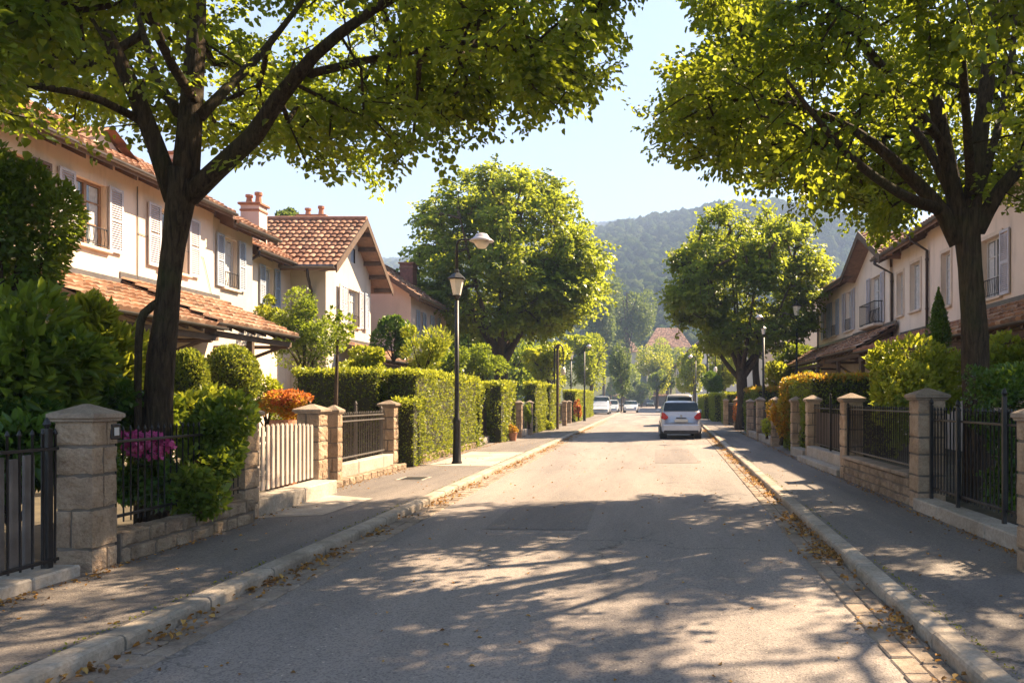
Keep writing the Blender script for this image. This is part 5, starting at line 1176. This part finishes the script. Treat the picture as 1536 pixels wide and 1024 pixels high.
# ------------------------------------------------------------ left garden plants
def bl(label, px, py, y, wpx, hpx, n, leaf, lm, cat='shrub', name='shrub', dy=None, zb=None, **k):
    """shrub centred on a pixel at depth y; size in pixels"""
    rx = wpx/2*y/F; rz = hpx/2*y/F; return blob(name, label, cat, (Xp(px, y), y, Zp(py, y)), (rx, dy or rx, rz), n, leaf, M[lm], **k)
bl('tall glossy evergreen bush at the left edge in front of the nearest house', 5, 350, 8.2, 215, 400, 16500, .075, 'leafBush', lobes=22, wid=.25)
bl('dark broad leaved laurel behind the boarded gate at the left edge', 15, 560, 7.3, 260, 220, 4800, .14, 'leafBush', lobes=18, wid=.22, lod=0)
bl('dark leafy bush reaching the ground behind the boarded gate', 20, 690, 6.9, 230, 190, 3200, .11, 'leafDark', lobes=14, wid=.25, lod=0)
bl('bright yellow green feathery shrub between the laurel and the tree trunk', 148, 535, 9.6, 170, 160, 4200, .17, 'leafLime', lobes=14, wid=.12, up=.7, lod=0)
bl('dark fine leaved bush behind the nearest left pillar', 165, 600, 8.6, 190, 110, 5200, .08, 'leafDark', lobes=12, wid=.3)
def topiary(label, px, py, y, wpx, hpx, n=7000, lm='leafHedge'):
    c = (Xp(px, y), y, Zp(py, y)); r = (wpx/2*y/F, wpx/2*y/F, hpx/2*y/F); t = thing('clipped_shrub', label, 'shrub', (c[0], c[1], .1), 0, 'clipped round shrubs in the left garden')
    bm = bmesh.new(); bmesh.ops.create_icosphere(bm, subdivisions=3, radius=.86)
    for v in bm.verts: v.co = Vector((v.co.x*r[0], v.co.y*r[1], v.co.z*r[2]+c[2]-.1))
    me = bpy.data.meshes.new('twigs'); bm.to_mesh(me); bm.free(); linkmesh('twigs', me, M['twig'], t)
    d = rdir(n); P = np.array(c)+d*np.array(r)*(1-RNG.random(n)*.14)[:, None]; D = d+RNG.normal(size=(n, 3))*.5; D[:, 2] += .5
    leaves('foliage', P, D, d+RNG.normal(size=(n, 3))*.5, .055*RNG.uniform(.6, 1.3, n), M[lm], t, .3, 1)
    MB().tube([(c[0], c[1], .1), (c[0], c[1], max(.2, c[2]-r[2]*.8))], [.05, .04], 8).build('stem', M['bark'], t); return t
topiary('egg shaped clipped shrub right of the left tree trunk, the largest of the three', 347, 567, 14, 78, 98)
topiary('clipped round shrub partly hidden by the right side of the left tree trunk', 283, 565, 13, 52, 82, 4500)
topiary('clipped shrub on the left side of the left tree trunk, beside the dark bent stem', 205, 570, 12.5, 62, 92, 5000)
bl('dark leafy climber spilling over the near left railing beside the second pillar', 325, 655, 8.7, 118, 150, 5600, .085, 'leafBush', lobes=14, wid=.36, lod=0, dy=.42)
bl('low green bush with yellowing leaves behind the near left railing', 255, 735, 8.1, 180, 120, 3600, .075, 'leafBush', lobes=14, dy=.5)
t = bl('magenta flowering bush behind the near left railing', 222, 668, 7.75, 88, 56, 900, .045, 'petalPink', lobes=10, dy=.22, name='flowering_shrub', cat='flowers', part='petals', wid=.5, shape=lambda q: np.stack([q[:, 0], q[:, 1], q[:, 2]*.65-q[:, 0]*.5], 1))
blob('', '', '', (Xp(215, 7.9), 7.9, Zp(715, 7.9)), (.42, .25, .38), 1500, .07, M['leafDark'], parent=t, lobes=9, part='foliage')
bl('small red flowers low behind the near left railing', 300, 705, 8.4, 60, 40, 520, .04, 'petalOrange', lobes=8, name='flowering_shrub', cat='flowers', part='petals', dy=.2, wid=.5)
bl('low leafy plants between the tree trunk and the railing', 215, 640, 8.9, 120, 120, 2600, .09, 'leafBush', lobes=10)
bl('green hostas behind the leafy railing climber', 290, 610, 9.6, 90, 60, 1500, .12, 'leafLime', lobes=8, wid=.22, up=.6)
bl('small tree of dark foliage in front of the narrow left house', 458, 502, 24.2, 120, 125, 8000, .09, 'leafBush', lobes=18, name='garden_tree', cat='tree')
bl('sunlit yellow green branches beside the downpipe, behind the dark garden tree', 402, 470, 25.4, 60, 50, 2200, .1, 'leafLime', lobes=12)
t = thing('sapling', 'thin sapling trunk rising at the slim pier beside the iron garden gate', 'tree', (-5.12, 13.2, .1)); mb = MB(); mb.tube([(-5.12, 13.2, .1), (-5.13, 13.2, 1.4), (-5.1, 13.2, 2.5)], [.042, .036, .022], 8); mb.build('trunk', M['bark2'], t)
blob('', '', '', (-5.1, 13.2, 2.65), (.32, .32, .34), 260, .08, M['leafBush'], parent=t, lobes=8, part='crown')
t = bl('orange leaved shrub above the brown barrel behind the picket gate', 428, 598, 13.2, 76, 30, 1300, .05, 'petalOrange', lobes=12, name='flowering_shrub', cat='flowers', part='petals'); blob('', '', '', (Xp(430, 13.3), 13.3, Zp(610, 13.3)), (.42, .36, .24), 1200, .07, M['leafOrange'], parent=t, lobes=9)
bl('yellow green shrub under the canopy post behind the picket gate', 400, 600, 14.5, 55, 90, 1800, .08, 'leafLime', lobes=9)
t = thing('barrel_planter', 'red brown barrel planter behind the picket gate', 'planter', (Xp(425, 12.9), 12.9, .1)); c = MB(); c.lathe([(.2, 0), (.25, .45), (.25, .65), (.2, 1.08), (.185, 1.08), (.17, 1.0)], n=20); c.build('staves', M['pot'], t, local=True); c = MB()
for z, r in ((.16, .232), (.85, .237)): c = MB(); c.lathe([(r, z), (r+.012, z), (r+.012, z+.05), (r-.005, z+.05)], n=20); c.build('hoop', M['iron'], t, local=True)
# the long hedge and its neighbours on the left
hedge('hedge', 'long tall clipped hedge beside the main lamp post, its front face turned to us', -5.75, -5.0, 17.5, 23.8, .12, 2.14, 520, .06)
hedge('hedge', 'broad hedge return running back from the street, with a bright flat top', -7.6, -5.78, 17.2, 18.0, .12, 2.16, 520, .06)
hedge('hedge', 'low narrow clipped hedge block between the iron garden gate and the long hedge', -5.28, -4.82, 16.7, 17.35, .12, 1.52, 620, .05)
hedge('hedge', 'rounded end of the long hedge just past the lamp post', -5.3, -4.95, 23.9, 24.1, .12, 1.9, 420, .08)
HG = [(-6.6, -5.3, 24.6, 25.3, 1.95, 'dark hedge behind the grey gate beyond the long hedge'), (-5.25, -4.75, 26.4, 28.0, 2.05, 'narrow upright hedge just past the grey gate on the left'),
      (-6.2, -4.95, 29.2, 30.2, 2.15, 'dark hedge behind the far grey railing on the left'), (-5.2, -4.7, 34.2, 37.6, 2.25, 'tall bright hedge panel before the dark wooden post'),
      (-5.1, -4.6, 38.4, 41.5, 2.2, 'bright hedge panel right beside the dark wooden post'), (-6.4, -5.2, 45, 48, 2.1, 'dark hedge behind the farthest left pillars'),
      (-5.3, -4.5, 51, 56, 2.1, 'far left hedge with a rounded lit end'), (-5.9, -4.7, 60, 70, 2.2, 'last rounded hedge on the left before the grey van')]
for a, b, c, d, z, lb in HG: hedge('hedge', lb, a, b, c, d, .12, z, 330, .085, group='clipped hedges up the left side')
bl('small dark conifer between the gable house and the pink house', 590, 505, 26, 60, 75, 2600, .12, 'leafDark', lobes=9)
bl('feathery bright shrub rising above the long hedge', 632, 528, 22.5, 100, 82, 3200, .13, 'leafLime', lobes=12, wid=.14, up=.8, dy=.6)
bl('yellowish shrub behind the hedge return, under the gable house window', 545, 540, 20.5, 90, 50, 2600, .1, 'leafLime', lobes=10, dy=.5)
bl('blue green bush left of the round tree trunk', 665, 545, 29, 90, 70, 3000, .12, 'leafBush', lobes=12)
bl('dark bush behind the big round left tree', 705, 500, 45, 110, 130, 4200, .2, 'leafDark', lobes=12)
bl('leafy bush at the foot of the big round left tree', 725, 545, 33, 90, 60, 2600, .13, 'leafBush', lobes=12)
bl('small conical shrub in a pot against the far left railing', 794, 620, 30.5, 16, 45, 700, .07, 'leafBush', lobes=6)
t = thing('flower_pot', 'pink flower pot beside a pillar on the far left pavement', 'planter', (Xp(769, 27.5), 27.5, PZ)); MB().lathe([(.11, 0), (.16, .26), (.17, .28), (.14, .28), (.13, .24)], n=14).build('pot', M['pot'], t, local=True)
blob('', '', '', (Xp(769, 27.5), 27.5, .5), (.18, .18, .18), 320, .07, M['leafOrange'], parent=t, lobes=6)
bl('yellow flowers at the foot of the tall bright hedge panel', 822, 638, 37.5, 30, 18, 500, .09, 'leafYellow', lobes=7, name='flowering_shrub', cat='flowers', dy=.3)
bl('orange flowers by the twin rounded hedges on the left', 868, 610, 50, 14, 40, 500, .12, 'petalOrange', lobes=6, name='flowering_shrub', cat='flowers', dy=.3)
# ------------------------------------------------------------ right garden plants
hedge('hedge', 'orange tipped dark green hedge behind the brown gate on the right', 4.0, 6.2, 19.6, 23.4, .12, 2.1, 460, .075, top=M['leafOrange'])
bl('orange and yellow bush bulging over the pavement at the slim right pillar', 1172, 620, 22.6, 46, 92, 3600, .075, 'leafOrange', lobes=12, dy=.55)
bl('small yellow flowers at a pillar foot on the right pavement', 1150, 640, 24.6, 26, 34, 500, .07, 'leafYellow', lobes=7, name='flowering_shrub', cat='flowers', dy=.3)
bl('large bright lime green shrub behind the rubble wall railing on the right', 1355, 565, 13.2, 215, 145, 10000, .1, 'leafLime', lobes=20, wid=.28, up=.6, clip=(3.8, 9))
bl('green lower part of the shrubbery behind the rubble wall railing', 1310, 650, 12.4, 150, 120, 4600, .09, 'leafBush', lobes=14, dy=.6, clip=(3.8, 9))
bl('bright shrub to the right of the right tree trunk', 1515, 545, 13.5, 115, 115, 3200, .1, 'leafLime', lobes=12, up=.6)
bl('dense dark green bush behind the tall black railing', 1500, 595, 9.3, 190, 110, 10500, .055, 'leafDark', lobes=20, wid=.28, dy=.75, clip=(3.85, 9))
bl('shaded undergrowth seen through the tall black railing', 1490, 700, 9.0, 230, 150, 5200, .08, 'leafDark', lobes=16, dy=.6, clip=(3.95, 9))
def cone(q): 
    q = q.copy(); f_ = np.clip((1-q[:, 2])/2, .03, 1); q[:, :2] *= (f_**.75)[:, None]*1.15; return q
bl('slender pointed conifer in front of the cream house on the right', 1408, 492, 17.5, 52, 130, 7000, .065, 'leafDark', lobes=26, shape=cone, name='conifer', cat='tree', wid=.22, up=1.0)
bl('leafy shrub under the far canopies, beyond the right lamp post', 1195, 540, 42, 80, 60, 3000, .16, 'leafBush', lobes=12)
bl('yellow leaved shrub left of the farthest right house', 1165, 560, 40, 60, 50, 2200, .16, 'leafLime', lobes=10)
hedge('hedge', 'low rusty topped hedge behind the slim right pillars', 4.3, 6.6, 31.5, 35, .12, 1.95, 330, .09, top=M['leafOrange'])
t = thing('pink_hedge', 'rounded dusky pink hedge with a red end beyond the slim right pillars', 'hedge', (5.2, 41, .1)); blob('', '', '', (5.35, 41, 1.0), (1.0, 1.6, 1.05), 6500, .09, M['leafPink'], parent=t, lobes=18, inner=.85); blob('', '', '', (4.65, 40, .9), (.35, .8, .85), 2200, .09, M['petalOrange'], parent=t, lobes=10, inner=.8, part='red_end')
for a, b, c, d, z, lb in [(4.6, 6.5, 46, 49, 1.9, 'square dark green hedge beyond the pink hedge on the right'), (4.4, 6.2, 52, 56, 1.9, 'green hedge with a lit edge, second beyond the pink hedge'), (4.3, 6, 60, 66, 1.85, 'farthest pale rounded hedge on the right')]:
    hedge('hedge', lb, a, b, c, d, .12, z, 260, .1, group='clipped hedges up the right side')
# ------------------------------------------------------------ trees farther up the street
def far_tree(label, px, py, y, wpx, hpx, n, leaf, lm, lobes=16, trunk=True, name='background_tree', seed=0, rx=None, zb=0):
    R = wpx/2*y/F; rz = hpx/2*y/F; c = (Xp(px, y), y, Zp(py, y)); t = thing(name, label, 'tree', (c[0], y, zb), 0, 'trees farther up the street')
    blob('', '', '', c, (R, R, rz), n, leaf, M[lm], parent=t, lobes=lobes, part='crown')
    if trunk:
        mb = MB(); h = c[2]; r = max(.09, R*.06); mb.tube([(c[0], y, zb), (c[0]+.05*R, y, zb+(h-zb)*.5), (c[0], y, h+rz*.4)], [r*1.3, r, r*.3], 8)
        for k in range(7):
            a = 2*math.pi*k/7+seed; mb.tube([(c[0], y, zb+(h-zb)*(.5+.06*k)), (c[0]+R*.35*math.cos(a), y+R*.35*math.sin(a), h), (c[0]+R*.65*math.cos(a), y+R*.65*math.sin(a), h+rz*.35)], [r*.5, r*.3, r*.1], 5, False)
        mb.build('trunk', M['bark2'], t)
    return t
far_tree('vivid yellow green tree behind the hedges on the left', 822, 548, 52, 95, 85, 7000, .2, 'leafYellow', 14)
far_tree('dark rounded tree left of the street vanishing point', 885, 535, 78, 85, 115, 9000, .24, 'leafB', 16)
far_tree('smaller dark tree just right of the dark rounded tree', 932, 560, 100, 40, 75, 4000, .28, 'leafFar', 12)
far_tree('pale green tree at the centre end of the street', 985, 545, 150, 62, 90, 5000, .4, 'leafLime', 14)
far_tree('small dark crowned tree in front of the pale green tree', 984, 572, 140, 34, 40, 2200, .35, 'leafBush', 8)
far_tree('tall grey green poplar group beyond the dark rounded tree', 940, 465, 190, 85, 130, 9000, .55, 'leafFar', 20)
far_tree('dark tree partly hidden left of the poplars', 905, 470, 170, 60, 110, 5000, .5, 'leafFar', 14)
far_tree('light green tree left of the twin trunked right tree', 1040, 560, 85, 62, 95, 6000, .25, 'leafLime', 14)
far_tree('yellow green tree behind the twin trunks', 1085, 550, 70, 70, 90, 6000, .22, 'leafLime', 14)
far_tree('round ball headed tree above the right pavement', 1068, 570, 58, 44, 40, 3600, .14, 'leafDark', 10)
far_tree('bushy tree behind the slim right lamp post', 1150, 555, 56, 60, 70, 4000, .2, 'leafBush', 12)
far_tree('tree behind the roofs at the left, above the tiled gable ridge', 432, 330, 45, 50, 40, 2400, .25, 'leafFar', 10)
far_tree('dark garden tree filling the gap behind the pink house', 690, 470, 52, 90, 160, 6500, .26, 'leafDark', 16)
far_tree('garden tree behind the far end of the left hedges', 770, 545, 60, 110, 110, 6000, .25, 'leafBush', 16)
far_tree('dark green tree at the right of the end house', 1005, 560, 175, 50, 60, 3000, .45, 'leafFar', 10)
far_tree('tree in front of the dark garages', 955, 590, 170, 40, 36, 2000, .4, 'leafFar', 8)
far_tree('low dense tree hiding the wall of the small pale hill house', 935, 560, 185, 60, 70, 4500, .45, 'leafBush', 14)
far_tree('dark bushy tree in front of the garage row, left part', 962, 588, 176, 40, 44, 2600, .4, 'leafFar', 10)
far_tree('broad tree under the red hipped roof at the end of the street', 1000, 545, 200, 70, 80, 5200, .5, 'leafB', 14)
far_tree('yellowish tree beside the poplars on the slope', 915, 515, 205, 50, 60, 3600, .5, 'leafBush', 12)
# distant wood on the hills: one mass of tree crowns
def far_wood():
    rs = np.random.default_rng(3); V = []; Fc = []; hv = np.array([v.co[:] for v in hme.vertices]); nx = len(hang)
    bm = bmesh.new(); bmesh.ops.create_icosphere(bm, subdivisions=2, radius=1); tv = np.array([v.co[:] for v in bm.verts]); tf = [[v.index for v in f.verts] for f in bm.faces]; bm.free()
    Vs = []; Fs = []; cnt = 0; sel = []
    for _ in range(26000):
        px = rs.uniform(480, 1620); i = rs.integers(3, 78); u = rs.random(); 
        a = (px-hang[0])/(hang[1]-hang[0]); j = int(a); fa = a-j; 
        if i+1 >= len(hrr): continue
        q = (hv[i*nx+j]*(1-fa)+hv[i*nx+j+1]*fa)*(1-u)+(hv[(i+1)*nx+j]*(1-fa)+hv[(i+1)*nx+j+1]*fa)*u
        if q[1] > 1560: continue
        s_ = rs.uniform(2.0, 4.2)*(1+q[1]/1600)
        if q[1] < 255 and -30 < q[0] < 30: continue
        if 255 <= q[1] < 330 and -30 < q[0] < 60: s_ *= .7
        nz = 1+.22*np.sin(tv[:, 0]*5+px)*np.sin(tv[:, 2]*6+i)+rs.normal(size=len(tv))*.1
        Vs.append(tv*nz[:, None]*np.array([s_, s_, s_*rs.uniform(.9, 1.5)])+q+np.array([0, 0, s_*.5])); Fs.append(np.array(tf)+cnt); cnt += len(tv)
    V = np.concatenate(Vs); Fa = np.concatenate(Fs); me = bpy.data.meshes.new('distant_wood'); me.vertices.add(len(V)); me.vertices.foreach_set('co', V.astype(np.float32).ravel())
    me.loops.add(len(Fa)*3); me.loops.foreach_set('vertex_index', Fa.astype(np.int32).ravel()); me.polygons.add(len(Fa)); me.polygons.foreach_set('loop_start', (np.arange(len(Fa))*3).astype(np.int32)); me.update(calc_edges=True)
    at = me.attributes.new('rnd', 'FLOAT', 'FACE'); at.data.foreach_set('value', np.repeat(rs.random(len(Vs)), len(tf)).astype(np.float32))
    m, n, b, o = mat('distant_crowns'); a = n.nodes.new('ShaderNodeAttribute'); a.attribute_name = 'rnd'; r = ramp(n, a.outputs['Fac'], [(0, (.018, .035, .014)), (.5, (.035, .06, .018)), (1, (.07, .09, .03))]); n.links.new(r.outputs[0], b.inputs['Base Color']); b.inputs['Roughness'].default_value = 1; b.inputs['Specular IOR Level'].default_value = 0
    bump(n, b, noise_node(n, .6, 5, .7, posco(n)).outputs[0], 1, 2.5)
    ob = linkmesh('distant_wood', me, m); tag(ob, 'distant wood covering the hills', None, None, 'stuff')
far_wood()
# ------------------------------------------------------------ air
mb = MB(); mb.box(-2600, 3600, -100, 2100, -40, 400)
m = bpy.data.materials.new('haze'); m.use_nodes = True; n = m.node_tree; n.nodes.remove(n.nodes['Principled BSDF']); v = n.nodes.new('ShaderNodeVolumePrincipled')
v.inputs['Color'].default_value = (.45, .61, .95, 1); v.inputs['Density'].default_value = .0007; v.inputs['Anisotropy'].default_value = .0
n.links.new(v.outputs[0], n.nodes['Material Output'].inputs['Volume'])
hz = mb.build('haze', m); hz['kind'] = 'stuff'
